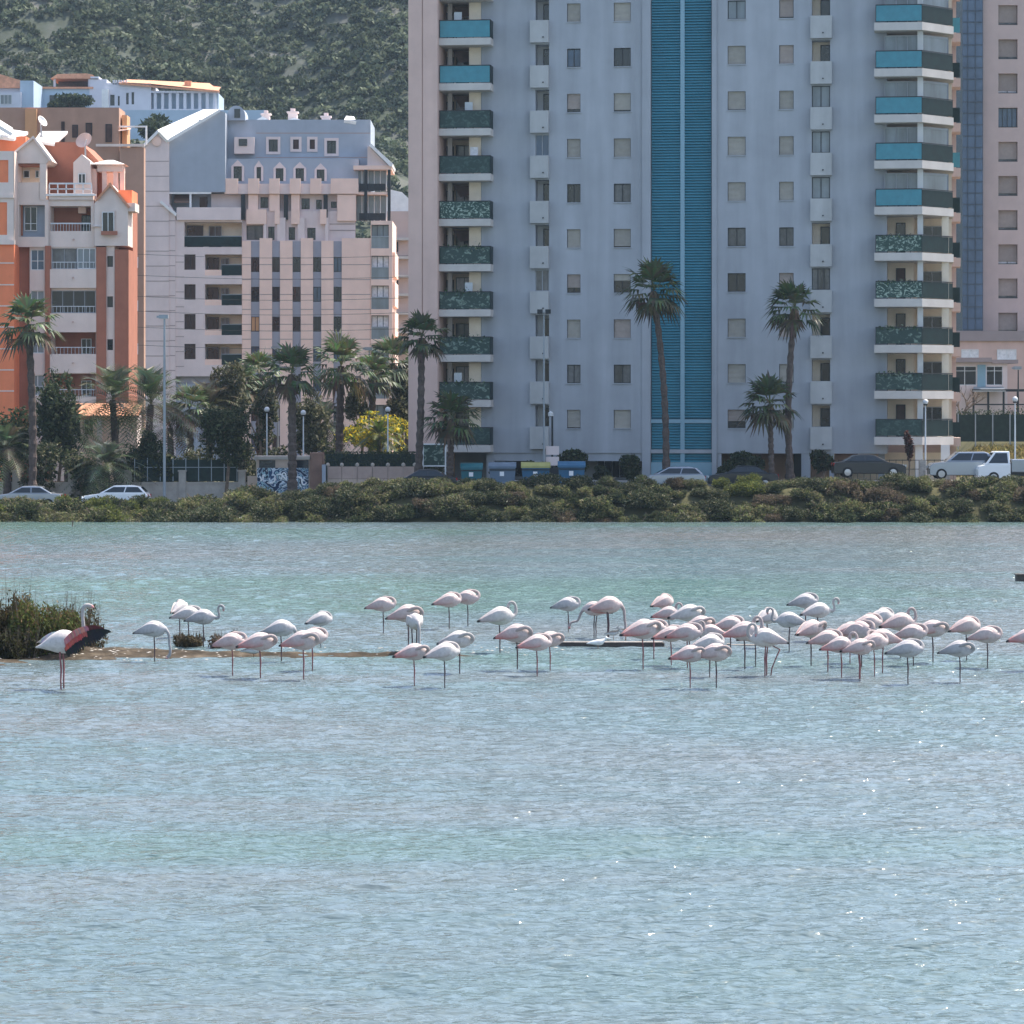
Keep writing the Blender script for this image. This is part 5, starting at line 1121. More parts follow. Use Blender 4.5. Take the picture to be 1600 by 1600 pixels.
# ------------------------------------------------------------------ cars
def car(px, D, L, kind, paint, label, face=1, zoff=0.0):
    x = (px-800)/F*D; z = gz(x, D)+0.02+zoff; o = empty('parked_car', (x, D, z), 0 if face > 0 else math.pi); tag(o, label, 'car' if kind != 'truck' else 'truck', 'vehicles parked along the street')
    W = 0.87; h = {'sedan':1.42,'hatch':1.46,'suv':1.68,'truck':1.9}[kind]
    if kind == 'sedan': prof = [(-.5,.45),(-.5,.80),(-.47,.93),(-.30,.98),(.22,.98),(.45,.82),(.5,.68),(.5,.40)]; gh = [(-.36,.97),(-.20,h-.05),(-.08,h),(.06,h-.02),(.25,.97)]
    elif kind == 'hatch': prof = [(-.5,.45),(-.5,.85),(-.46,1.0),(.20,.98),(.44,.84),(.5,.68),(.5,.40)]; gh = [(-.47,.99),(-.38,h-.10),(-.25,h),(.02,h-.02),(.24,.97)]
    elif kind == 'suv': prof = [(-.5,.5),(-.5,1.0),(-.47,1.12),(.20,1.10),(.45,.98),(.5,.8),(.5,.45)]; gh = [(-.48,1.11),(-.43,h-.1),(-.36,h),(.05,h-.02),(.24,1.09)]
    else: prof = [(.12,.5),(.12,1.15),(.40,1.12),(.48,1.0),(.5,.8),(.5,.45)]; gh = [(.125,1.14),(.13,h),(.30,h),(.42,1.11)]
    def loft(pr, w0, w1, z0=None):
        q = MB(); k = len(pr); vs = []
        for s in (-1,1):
            for (a, b) in pr:
                ww = w0 + (w1-w0)*((b-pr[0][1])/(max(p[1] for p in pr)-pr[0][1]+1e-6)); vs.append((a*L, s*ww, b))
        q.add(vs, [tuple(range(k)), tuple(range(2*k-1,k-1,-1))] + [(i, i+k, (i+1)%k+k, (i+1)%k) for i in range(k)]); return q
    lo = 0.24
    body = loft([(prof[0][0],lo)] + prof + [(prof[-1][0],lo)], W, W*0.97).build('body', M[paint], o)
    bv = body.modifiers.new('bevel','BEVEL'); bv.width = 0.05; bv.segments = 2; bv.limit_method = 'ANGLE'
    cab = loft(gh, W*0.95, W*0.72).build('roof', M[paint], o); bv = cab.modifiers.new('bevel','BEVEL'); bv.width = 0.04; bv.segments = 2; bv.limit_method = 'ANGLE'
    # side glass, windscreens
    zt, zb_ = h-0.10, gh[0][1]+0.05
    def xat(zz, left):
        pts = gh if left else gh[::-1]
        for (a0,b0),(a1,b1) in zip(pts, pts[1:]):
            if b0 <= zz <= b1: return a0+(a1-a0)*(zz-b0)/(b1-b0+1e-9)
        return pts[1][0]
    for s in (-1,1):
        def yy(zz): return s*((W*0.95 + (W*0.72-W*0.95)*((zz-gh[0][1])/(h-gh[0][1])))+0.006)
        xl0, xr0, xl1, xr1 = xat(zb_,1)*L+0.10, xat(zb_,0)*L-0.12, xat(zt,1)*L+0.12, xat(zt,0)*L-0.10
        cuts = [0,1] if kind == 'truck' else [0,.48,1]
        for c0, c1 in zip(cuts, cuts[1:]):
            g_ = 0.03; f = lambda t,a,b: a+(b-a)*t
            MB().quad((f(c0,xl0,xr0)+g_,yy(zb_),zb_),(f(c1,xl0,xr0)-g_,yy(zb_),zb_),(f(c1,xl1,xr1)-g_,yy(zt),zt),(f(c0,xl1,xr1)+g_,yy(zt),zt)).build('side_window', M['car_glass'], o)
    for left in (1, 0):
        sg = -1 if left else 1; z0_, z1_ = zb_+0.02, zt; xa, xb = xat(z0_,left)*L+sg*0.012, xat(z1_,left)*L+sg*0.012; w0_, w1_ = W*0.85, W*0.66
        MB().quad((xa,-w0_,z0_),(xa,w0_,z0_),(xb,w1_,z1_),(xb,-w1_,z1_)).build('windscreen' if not left else 'rear_window', M['car_glass'], o)
    wx = (-.31,.32)
    for a in wx:
        for s in (-1,1):
            wm = MB(); wm.lathe([(0.05,-0.1),(0.31,-0.1),(0.33,-0.07),(0.33,0.07),(0.31,0.1),(0.05,0.1)], 16); w_ = wm.build('wheel', M['tyre'], o, (a*L, s*(W-0.06), 0.33)); w_.rotation_euler = (R(90),0,0)
            r_ = MB(); r_.lathe([(0.02,-0.005),(0.2,-0.005),(0.21,0.0),(0.2,0.012),(0.02,0.02)], 12); put('rim', r_.mesh('rim', M['rim']), w_, (0,0,0.1 if s < 0 else -0.105))
    for s in (-1,1):
        MB().box(prof[-1][0]*L-0.05, prof[-1][0]*L+0.02, s*W*0.75-0.16, s*W*0.75+0.16, 0.66, 0.80).build('headlight', M['lamp_clear'], o)
        if kind != 'truck': MB().box(prof[0][0]*L-0.02, prof[0][0]*L+0.05, s*W*0.78-0.13, s*W*0.78+0.13, 0.72, 0.90).build('tail_light', M['lamp_red'], o)
    if kind == 'truck':
        q = MB(); q.box(-.5*L, .11*L, -W, W, 0.62, 1.42); c_ = q.build('load_bed', M['car_silver'], o); bv = c_.modifiers.new('b','BEVEL'); bv.width = 0.06; bv.segments = 2
        MB().box(-.5*L, .12*L, -W*0.8, W*0.8, 0.40, 0.61).build('chassis', M['metal_dark'], o)
    return o
car(44, 188, 4.3, 'sedan', 'car_silver', 'silver saloon car parked at the far left behind the bank shrubs', face=-1, zoff=-0.12)
car(182, 188, 4.0, 'hatch', 'car_white', 'white hatchback seen behind the bank shrubs at left', face=-1, zoff=-0.12)
car(662, 187.2, 4.0, 'sedan', 'car_dark', 'dark car half hidden below the tall palm by the tower edge', face=-1, zoff=-0.45)
car(1047, 188.2, 4.2, 'hatch', 'car_silver', 'pale grey car parked below the blue louvres', face=-1, zoff=-0.35)
car(1160, 191.0, 4.3, 'sedan', 'car_dark', 'dark low car in front of the open undercroft', face=-1, zoff=-0.3)
car(1357, 190, 4.4, 'sedan', 'car_dark', 'black saloon car in front of the cream ground-floor walls', face=1, zoff=0.4)
car(1500, 190, 3.9, 'suv', 'car_silver', 'silver car behind the wire fence beside the pickup', face=-1, zoff=0.3)
car(1592, 189, 5.2, 'truck', 'car_white', 'white pickup truck cut by the right edge', face=-1, zoff=0.12)
# ------------------------------------------------------------------ bins
def bin_(px, D, w, h, bm, lm, label, dome=True):
    x = (px-800)/F*D; z = gz(x, D)-0.1; o = empty('waste_bin', (x, D, z)); tag(o, label, 'bin', 'waste bins at the kerb')
    q = MB(); q.add([(-w*.46,-.5,.15),(w*.46,-.5,.15),(w*.46,.5,.15),(-w*.46,.5,.15),(-w*.5,-.55,h),(w*.5,-.55,h),(w*.5,.55,h),(-w*.5,.55,h)], [(3,2,1,0),(4,5,6,7),(0,1,5,4),(1,2,6,5),(2,3,7,6),(3,0,4,7)]); q.build('body', M[bm], o)
    prof = [(-.60,h+.003),(-.58,h+.12),(-.35,h+.30),(.1,h+.36),(.5,h+.22),(.6,h+.003)]
    q = MB(); k = len(prof); vs = [(-w*.53,y,zz) for y,zz in prof]+[(w*.53,y,zz) for y,zz in prof]; q.add(vs, [tuple(range(k-1,-1,-1)), tuple(range(k,2*k))]+[(i,(i+1)%k,(i+1)%k+k,i+k) for i in range(k)]); q.build('lid', M[lm], o)
    q = MB(); q.box(-w*.5,w*.5,-.60,-.553,h-.14,h-.08); q.build('rail', M['metal_dark'], o)
    q = MB(); q.box(-.16,.10,-.535,-.525+.0,h*.55,h*.8); m_ = q.build('sticker', M['mark_white'], o); m_.location.y = -0.03
    for s in (-1,1):
        wm = MB(); wm.lathe([(0.02,-.04),(.1,-.04),(.1,.04),(.02,.04)],10); a = wm.build('wheel', M['tyre'], o, (s*w*.38,-.35,.1)); a.rotation_euler = (0,R(90),0)
bin_(737,190.5,1.3,1.05,'bin_teal','bin_teal','teal waste bin left of the other bins')
bin_(785,190.5,1.6,1.10,'bin_greyblue','bin_greyblue','grey-blue waste bin left of the yellow-lidded one')
bin_(837,190.5,1.7,1.10,'bin_blue','bin_yellow','blue recycling bin with a yellow lid')
bin_(893,190.5,1.6,1.15,'bin_blue','bin_blue','bright blue waste bin right of the yellow-lidded one')
# ------------------------------------------------------------------ lamps
def lamp(px, pyt, D, label, kind='arm', col='metal_grey', r=0.07):
    b = at(px, 700, D); z0 = gz(b.x, D); h = at(px, pyt, D).z - z0; o = empty('street_lamp', (b.x, D, z0)); tag(o, label, 'street lamp', 'street lamps')
    q = MB(); q.lathe([(r*1.8,0),(r*1.8,.35),(r*1.1,.45),(r,h*.5),(r*.7,h)], 10); q.build('post', M[col], o, smooth=False)
    if kind == 'globe':
        q = MB(); q.lathe([(.02,-.2)]+[(.18*math.sin(a),-.18*math.cos(a)+.0) for a in [0.35+i*0.35 for i in range(8)]]+[(.01,.18)], 14); q.build('globe', M['globe'], o, (0,0,h), smooth=True); q = MB(); q.lathe([(.1,-.22),(.14,-.14),(.06,-.12)],10); q.build('collar', M['metal_dark'], o, (0,0,h))
    elif kind == 'arm':
        q = MB(); q.box(-.28,.28,-.16,.16,-.1,.12); q.box(-.42,-.285,-.1,.1,-.06,.06); a = q.build('lamp_head', M['metal_grey'], o, (-.05,0,h)); MB().box(-.24,.24,-.13,.13,-.125,-.102).build('lens', M['lamp_clear'], a)
    elif kind == 'twin':
        for s in (-1,1):
            q = MB(); q.box(s*.08-.0,s*.42,-.2,.2,-.12,.14) if s > 0 else q.box(-.42,-.08,-.2,.2,-.12,.14); q.build('lamp_head', M['metal_dark'], o, (0,0,h))
    return o
lamp(257,495,190.4,'tall grey street lamp in front of the feather palms','arm',r=0.085)
lamp(850,487,193.3,'tall lamp with twin dark heads in front of the left loggias','twin',r=0.06)
for px, py, D, lb in ((417,640,200,'white globe lamp left of the palm by the graffiti wall'),(474,645,199,'white globe lamp right of the palm by the graffiti wall'),(606,640,199,'white globe lamp in front of the yellow tree'),(1446,628,193,'white globe lamp before the lower right balconies'),(1586,624,193.5,'white globe lamp near the right edge above the pickup')):
    lamp(px, py, D, lb, 'globe', 'metal_pale', 0.05)
lamp(434,543,226,'small lamp above the crown of the palm by the graffiti wall','arm',r=0.06); lamp(577,545,226,'small lamp above the olive trees left of the tower','arm',r=0.06); lamp(1591,575,228,'dark slender lamp beside the terrace pergola','arm','metal_dark',0.06)
# signpost
b = at(863,650,193.6); z0 = gz(b.x,193.6); h = b.z-z0; o = empty('signpost', (b.x,193.6,z0)); tag(o,'dark signpost with stacked white plates and a globe camera under the tower','signpost')
q = MB(); q.lathe([(.1,0),(.07,.3),(.06,h)],10); q.build('post',M['metal_dark'],o); q = MB(); q.lathe([(.02,-.05),(.17,.0),(.17,.2),(.02,.3)],12); q.build('camera_dome',M['globe'],o,(-.1,0,h))
for i,zz in enumerate((h*.10,h*.26,h*.42)): MB().box(-.40,.42,-.12,-.085,zz,zz+h*.13).build('plate',M['c_pale' if i else 'metal_dark'],o)
# ------------------------------------------------------------------ walls and fences
def wpt(px, D): return (px-800)/F*D
D = 194.2
o = empty('boundary_wall', (wpt(190,D), D, gz(wpt(190,D),D))); tag(o, 'low stone boundary wall with square pillars behind the parked cars at left', 'wall')
def wx(px): return wpt(px,D)-wpt(190,D)
MB().box(wx(-40),wx(385),0,.3,-.4,at(0,762,D).z-gz(wpt(190,D),D)+0.25).build('wall', M['wall_stone'], o); hw = at(0,762,D).z-gz(wpt(190,D),D)+0.25
MB().box(wx(-40),wx(385),-.04,.34,hw+.002,hw+.1).build('coping', M['wall_stone'], o)
for px in (25,112,200,285,378): q = MB(); q.box(wx(px)-.22,wx(px)+.22,-.12,.42,-.4,hw+.75); q.box(wx(px)-.27,wx(px)+.27,-.17,.47,hw+.752,hw+.85); q.build('pillar', M['wall_stone'], o)
o = empty('wire_fence', (wpt(320,D), D+.15, gz(wpt(320,D),D)+hw+.1)); tag(o, 'black netted fence on the stone wall behind the round-crowned tree', 'fence')
def wx(px): return wpt(px,D)-wpt(320,D)
MB().box(wx(210),wx(372),0,.02,.0,1.35).build('netting', M['hedge_net'], o)
for i in range(9): MB().box(wx(210+20*i)-.025,wx(210+20*i)+.025,-.03,-.003,.0,1.45).build('post', M['metal_grey'], o)
MB().box(wx(210),wx(372),-.025,-.004,.85,.89).build('rail', M['metal_grey'], o)
# graffiti booth
D = 193.6; x0 = wpt(452,D); z0 = gz(x0,D); o = empty('graffiti_wall', (x0,D,z0)); tag(o, 'small beige building covered in white and blue graffiti', 'wall')
def wx(px): return wpt(px,D)-x0
def wz(py): return at(0,py,D).z-z0
MB().box(wx(400),wx(484),0.03,3,-.3,wz(718)).build('wall', M['panel_beige'], o); MB().box(wx(397),wx(486),-.1,3.1,wz(718)+.002,wz(713)).build('roof_slab', M['wall_stone'], o)
MB().box(wx(402),wx(482),0.0,.027,wz(770),wz(731)).build('graffiti_panel', M['graffiti'], o)
MB().box(wx(405),wx(430),-.03,-.003,wz(731)+.01,wz(719)).build('window', M['glass_dark'], o); MB().box(wx(462),wx(482),-.03,-.004,wz(731)+.01,wz(719)).build('window', M['glass_dark'], o)
# white graffiti tag strokes: rounded letters standing on the dark ground
gm = MB(); random.seed(8)
for i in range(8):
    cx = wx(406+10*i); cz_ = wz(749); w_ = .17; pts = []
    cx += random.uniform(-.1,.1); cz_ += random.uniform(-.12,.12); sw_ = random.uniform(120,260); st_ = random.uniform(0,360); h_ = random.uniform(.2,.42)
    for k in range(7): a = R(st_+sw_*k/6); pts.append((cx+w_*random.uniform(.7,1.5)*math.cos(a)+.05*(k-3)*(i%3-1), -.012, cz_+h_*math.sin(a)))
    gm.tube(pts, [.02,.05,.06,.05,.06,.05,.02], 5)
gm.build('graffiti_letters', M['mark_white'], o)
MB().box(wx(484.5),wx(503),-.1,2.6,-.3,wz(708)).build('side_wall', M['wall_brown'], o)
MB().box(wx(386),wx(399.5),0.3,.5,-.3,wz(744)).build('gate_block', M['panel_beige'], o); MB().box(wx(388),wx(399),0.2,.29,-.3,wz(758)).build('gate_block', M['terracotta'], o)
# beige panel fence
D = 192.9; x0 = wpt(575,D); z0 = gz(x0,D); o = empty('panel_fence', (x0,D,z0)); tag(o, 'beige concrete panel fence with small caps below the yellow tree', 'fence')
edges = [512,534,558,582,606,630,648]
for i,(a,b_) in enumerate(zip(edges,edges[1:])):
    MB().box(wx(a)+.015,wx(b_)-.015,0,.12,-.5,wz(748.5)).build('panel', M['panel_beige'], o); MB().box(wx(a)+.015,wx(b_)-.015,.02,.12,wz(748),wz(729)).build('panel', M['panel_beige2'], o)
for a in edges: q = MB(); q.box(wx(a)-.05,wx(a)+.05,.13,.25,-.5,wz(728)); q.lathe([(.12,wz(728)),(.12,wz(725)),(.03,wz(723))],8,wx(a),.19); q.build('post', M['wall_stone'], o)
MB().box(wx(503.5),wx(509),-.3,.3,-.5,wz(726)).build('end_pillar', M['c_grey'], o)
hd = empty('hedge', (x0,D+1.2,z0)); tag(hd, 'dark clipped hedge above the beige panel fence', 'hedge'); n = 5200
P = np.stack([NR.uniform(wx(507),wx(650),n), NR.uniform(-.4,.4,n), NR.uniform(wz(735),wz(706),n)],1); put('foliage', quadmesh('foliage', leaf_quads(P,.13), M['leaf'], leaf_cols(n,DARKG)), hd); MB().box(wx(508),wx(649),-.25,.25,0,wz(710)).build('core', M['hedge_net'], hd)
# pale framed sign right of the tall palm
D=196; x0=wpt(679,D); z0=gz(x0,D); o=empty('notice_board',(x0,D,z0)); tag(o,'white-framed green board between the two palms at the tower edge','board')
def wz(py): return at(0,py,D).z-z0
def wx(px): return wpt(px,D)-x0
q=MB(); 
for a,b_,c,d in ((660,662,729,693),(695,697,729,693)): q.box(wx(a),wx(b_),0,.1,-.2,wz(d))
q.box(wx(662),wx(695),0,.1,wz(729),wz(727)); q.box(wx(662),wx(695),0,.1,wz(695),wz(693)); q.build('frame',M['frame_white'],o); MB().box(wx(662),wx(695),.03,.06,wz(727),wz(695)).build('board',M['net_green'],o)
# fence with stone pillars at the right
D=192.6; x0=wpt(1450,D); z0=gz(x0,D); o=empty('wire_fence',(x0,D,z0)); tag(o,'thin wire fence with pale stone pillars before the right-hand cars','fence')
def wz(py): return at(0,py,D).z-z0
for px in (1441,1478): MB().box(wx(px)-.2,wx(px)+.2,-.2,.2,-.1,wz(719)).build('pillar',M['stone_pale'],o)
q=MB()
for i in range(30): x=wx(1310+i*10); q.box(x-.012,x+.012,0,.02,0,wz(718))
for y in (719,733): q.box(wx(1310),wx(1600),-.02,-.003,wz(y)-.02,wz(y)+.02)
q.build('wire_bars',M['metal_dark'],o)
# green netted fence on the bank at the right
D=219; x0=wpt(1545,D); z0=gz(x0,D); o=empty('netted_fence',(x0,D,z0)); tag(o,'dark green netted fence on top of the dry grass bank at right','fence')
def wz(py): return at(0,py,D).z-z0
MB().box(wx(1484),wx(1760),0,.03,wz(690),wz(648)).build('netting',M['hedge_net'],o)
for i in range(12): MB().box(wx(1497+27*i)-.04,wx(1497+27*i)+.04,-.06,-.003,-.2,wz(646)).build('post',M['metal_grey'],o)
n=4200; P=np.stack([NR.uniform(wx(1484),wx(1760),n),NR.uniform(.1,.8,n),NR.normal(wz(650),.22,n)],1); put('climbing_leaves',quadmesh('climbing_leaves',leaf_quads(P,.16),M['leaf'],leaf_cols(n,DARKG)),o)
# dry grass on that bank
n=9000; gx=NR.uniform(wpt(1484,214),wpt(1700,214),n); gy_=NR.uniform(210,218.5,n); P=np.stack([gx,gy_,np.array([gz(a,b_) for a,b_ in zip(gx,gy_)])+NR.uniform(0,.35,n)],1)
tag(put('dry_grass',quadmesh('dry_grass',leaf_quads(P,.5,1.6,.16),M['leaf'],leaf_cols(n,[(.35,.28,.10),(.28,.22,.09),(.16,.16,.06)]))),'dry yellow grass on the bank below the green fence','grass',kind='stuff')

# overhead cables crossing in front of the stepped block
for i, (py, lb) in enumerate(((397,'topmost thin overhead cable crossing the pink facade'),(430,'second overhead cable from the top across the pink facade'),(463,'third overhead cable from the top across the pink facade'),(486,'fourth overhead cable from the top across the pink facade'),(511,'fifth overhead cable from the top across the pink facade'),(539,'lowest overhead cable crossing the pink facade'))):
    A0, A1 = at(190, py-1, 240), at(650, py+2, 240); n = 16
    pts = [A0.lerp(A1, k/n) + Vector((0,0,-0.28*math.sin(math.pi*k/n))) for k in range(n+1)]; o = empty('overhead_cable', pts[0]); tag(o, lb, 'cable', 'overhead cables')
    MB().tube([p_-pts[0] for p_ in pts], 0.017, 5).build('wire', M['metal_dark'], o); MB().tube([(0,0,-0.1),(0,0,0.1)], 0.06, 8).build('insulator', M['metal_grey'], o)
# ------------------------------------------------------------------ island, logs
def wy(py): return F*CH/(py-HY)          # distance of a point on the water
def wp(px, py): d = wy(py); return Vector(((px-800)/F*d, d, 0))
def iz(x, y):
    # a low spit running from the left edge to the log
    p = 800 + x*F/y; 
    yc = wy(1026); hw = 0.8 + 0.7*sst(330, 150, p) + 1.2*sst(100,-60,p)
    z = 0.15*(1-abs(y-yc-hw*0.5)/hw) + 0.05*sst(300,60,p)
    z += 0.07*mnoise.noise(Vector((x*0.7,y*1.1,0))) + 0.05*mnoise.noise(Vector((x*2.3,y*2.3,4))) - 0.06*sst(300,520,p) - 0.13*sst(660,770,p)
    return max(z, -0.3)
xs = [wpt(-260,82)+0.22*i for i in range(80)]; ys = [72+0.2*i for i in range(75)]
tag(grid(xs, ys, iz).build('mud_spit', M['mud'], smooth=True), kind='structure')
def reed_clump(px, py, wpx, hpx, n, label, cols, name='island_shrub'):
    p = wp(px, py); k = F/p.y; w_ = wpx/k/2; h = hpx/k; o = empty(name, (p.x, p.y, max(iz(p.x,p.y),0)-0.03)); tag(o, label, 'shrub', 'scrub on the mud spit')
    bl = [(NR.uniform(-.7,.7)*w_, NR.uniform(-.5,.5)*w_, h*NR.uniform(.15,.5), w_*NR.uniform(.3,.5), w_*.4, h*NR.uniform(.3,.48)) for i in range(9)]
    P = clump_points(bl, n, .45); P[:,2] = np.abs(P[:,2]); put('foliage', quadmesh('foliage', leaf_quads(P, .12, 1.3, .3), M['leaf'], leaf_cols(n, cols)), o)
    q = MB(); random.seed(int(px))
    for i in range(26):
        a = random.uniform(-.9,.9)*w_; b = random.uniform(-.5,.5)*w_; q.tube([(a*.7,b,0),(a+random.uniform(-.05,.1),b,h*random.uniform(.8,1.15))],[.008,.003],4)
    q.build('stems', M['stick'], o)
ICOL = [(0.075,0.085,0.022),(0.11,0.13,0.035),(0.06,0.075,0.022),(0.13,0.085,0.04)]
reed_clump(8,1022,110,112,9000,'tall brownish scrub on the spit at the left edge',[(0.11,0.075,0.035),(0.09,0.08,0.03),(0.06,0.05,0.025)])
reed_clump(70,1026,120,92,12000,'green scrub on the spit behind the winged flamingo',ICOL)
reed_clump(128,1020,70,82,3000,'sparse twiggy scrub at the tip of the left clump',[(0.10,0.07,0.045),(0.08,0.075,0.03)])
reed_clump(30,1030,80,45,2600,'dark low scrub at the foot of the left clump',[(0.05,0.05,0.02),(0.035,0.03,0.018)])
reed_clump(295,1010,50,24,1500,'small dark scrub below the trio of pale flamingos',[(0.06,0.05,0.03),(0.09,0.07,0.04)])
reed_clump(352,1012,44,30,1000,'dry twiggy scrub behind the leftmost sleeping pink flamingo',[(0.12,0.085,0.06),(0.10,0.08,0.06)])
# pebbles, shells and froth along the waterline
st = MB(); random.seed(12)
for i in range(300):
    px = random.uniform(0,880); py = random.gauss(1026 if px < 400 else 1014, 4.5); p = wp(px,py); s = random.uniform(.015,.045); z = max(iz(p.x,p.y),-.01)
    b = len(st.v); st.add([(p.x-s*1.6,p.y,z),(p.x,p.y-s,z),(p.x+s*1.6,p.y,z),(p.x,p.y+s,z),(p.x,p.y,z+s*.45)],[(0,1,4),(1,2,4),(2,3,4),(3,0,4)])
tag(st.build('pebbles', M['stone_pale'], None), 'pale pebbles and shells along the edge of the mud spit', 'pebbles', kind='stuff')
# floating beam
p = wp(956,1010); k = F/p.y; o = empty('floating_beam', p); tag(o, 'long dark timber beam lying in the water among the flamingos', 'timber beam')
L = 164/k; q = MB(); q.box(-L/2,L/2,-.10,.10,-.08,.11); m_ = q.build('beam', M['wood_wet'], o); bv = m_.modifiers.new('b','BEVEL'); bv.width=.02
MB().box(-L/2+.03,L/2-.05,-.095,.09,.112,.13).build('pale_top', M['wood_pale'], o)  # paler board along the top of the beam
p = wp(1158,1009); k = F/p.y; o = empty('plank', p); tag(o, 'thin pale plank floating right of the dark beam', 'plank'); MB().box(-.42,.42,-.05,.05,-.02,.035).build('board', M['wood_pale'], o); MB().box(-.40,-.28,-.06,.06,.037,.06).build('cleat', M['wood_pale'], o)
p = wp(838,1006); o = empty('plank', p); tag(o, 'dark wet plank at the water line left of the beam', 'plank'); MB().box(-1.0,.55,-.05,.05,-.03,.03).build('board', M['wood_wet'], o); MB().box(.3,.5,-.055,.055,.032,.05).build('cleat', M['wood_wet'], o)
p = wp(1598,908); o = empty('mooring_block', p); tag(o, 'dark block standing in the water at the right edge', 'block'); MB().box(-.26,.3,-.2,.2,-.2,.24).build('block', M['wood_wet'], o); MB().box(-.30,.34,-.24,.24,.242,.28).build('cap', M['wood_wet'], o)
p = wp(113,823); o = empty('marker_stick', p); tag(o, 'thin stick standing in the water near the left bank', 'stick'); MB().tube([(0,0,-.3),(.02,0,.3)],.03,6).build('stick', M['stick'], o); MB().box(-.05,.09,-.04,.04,.26,.34).build('tip', M['stick'], o)
# ------------------------------------------------------------------ flamingos
WHT=(.56,.52,.51); PNK=(.55,.45,.435); ROSE=(.50,.20,.19); RED=(.52,.09,.08); BLK=(.02,.02,.022); LEG=(.25,.10,.105); LEGD=(.10,.065,.07); GRY=(.22,.20,.21)
def catmull(P, n=4):
    P = [np.array(p, float) for p in P]; out = []
    for i in range(len(P)-1):
        p0, p1, p2, p3 = P[max(i-1,0)], P[i], P[i+1], P[min(i+2,len(P)-1)]
        for k in range(n):
            t = k/n; out.append(.5*((2*p1)+(-p0+p2)*t+(2*p0-5*p1+4*p2-p3)*t*t+(-p0+3*p1-3*p2+p3)*t**3))
    out.append(P[-1]); return out
BODY = [(-.46,0,.720,.012,.010),(-.36,0,.745,.055,.045),(-.22,0,.790,.125,.125),(-.05,0,.818,.172,.198),(.10,0,.818,.168,.200),(.21,0,.812,.130,.160),(.28,0,.805,.084,.104)]
NECKS = {
 'sleep': [(.325,.02,.83,.058,.066),(.345,.05,.885,.048,.050),(.31,.08,.955,.041,.042),(.235,.095,.995,.038,.040),(.14,.09,1.005,.040,.042),(.06,.08,1.01,.047,.046),(0,.075,.995,.034,.034),(-.045,.07,.97,.02,.02),(-.065,.07,.95,.006,.006)],
 'sleepb': [(.325,-.03,.815,.056,.064),(.345,-.07,.855,.047,.048),(.32,-.115,.92,.040,.042),(.255,-.145,.955,.037,.040),(.17,-.16,.945,.039,.042),(.10,-.165,.915,.045,.046),(.04,-.165,.885,.034,.034),(0,-.165,.86,.02,.02),(-.02,-.165,.845,.006,.006)],
 'feed': [(.335,0,.775,.046,.05),(.385,0,.70,.036,.038),(.405,0,.58,.032,.032),(.41,0,.45,.03,.03),(.43,0,.32,.03,.03),(.425,0,.21,.034,.036),(.39,0,.14,.036,.040),(.345,0,.10,.028,.030),(.31,0,.10,.008,.008)],
 'reach': [(.34,0,.765,.046,.05),(.385,0,.69,.036,.038),(.42,0,.60,.032,.032),(.48,0,.54,.03,.03),(.56,0,.55,.03,.03),(.63,0,.555,.032,.034),(.695,0,.51,.036,.040),(.73,0,.465,.026,.028),(.735,0,.43,.008,.008)],
 'low': [(.34,0,.765,.046,.05),(.40,0,.68,.036,.038),(.44,0,.57,.032,.032),(.49,0,.47,.03,.03),(.58,0,.44,.03,.03),(.67,0,.41,.03,.032),(.715,0,.34,.036,.040),(.72,0,.27,.028,.03),(.70,0,.23,.008,.008)],
 'swan': [(.34,0,.80,.046,.05),(.40,0,.785,.038,.04),(.45,0,.82,.034,.034),(.455,0,.90,.031,.031),(.43,0,.99,.03,.03),(.44,0,1.08,.03,.03),(.50,0,1.12,.031,.032),(.555,0,1.09,.038,.040),(.575,0,1.035,.032,.034),(.565,0,.985,.022,.022),(.55,0,.965,.006,.006)],
 'preen': [(.34,0,.82,.046,.05),(.385,.02,.89,.038,.04),(.39,.04,.99,.033,.033),(.36,.05,1.08,.031,.031),(.29,.05,1.115,.03,.03),(.23,.05,1.07,.031,.032),(.215,.06,.99,.038,.04),(.22,.09,.92,.032,.034),(.23,.11,.87,.02,.02),(.235,.12,.84,.006,.006)],
 'tall': [(.325,0,.85,.05,.052),(.36,0,.94,.038,.038),(.37,0,1.08,.032,.032),(.355,0,1.24,.030,.030),(.36,0,1.38,.030,.030),(.41,0,1.44,.038,.040),(.475,0,1.445,.034,.036),(.53,0,1.42,.022,.024),(.55,0,1.395,.006,.006)],
}
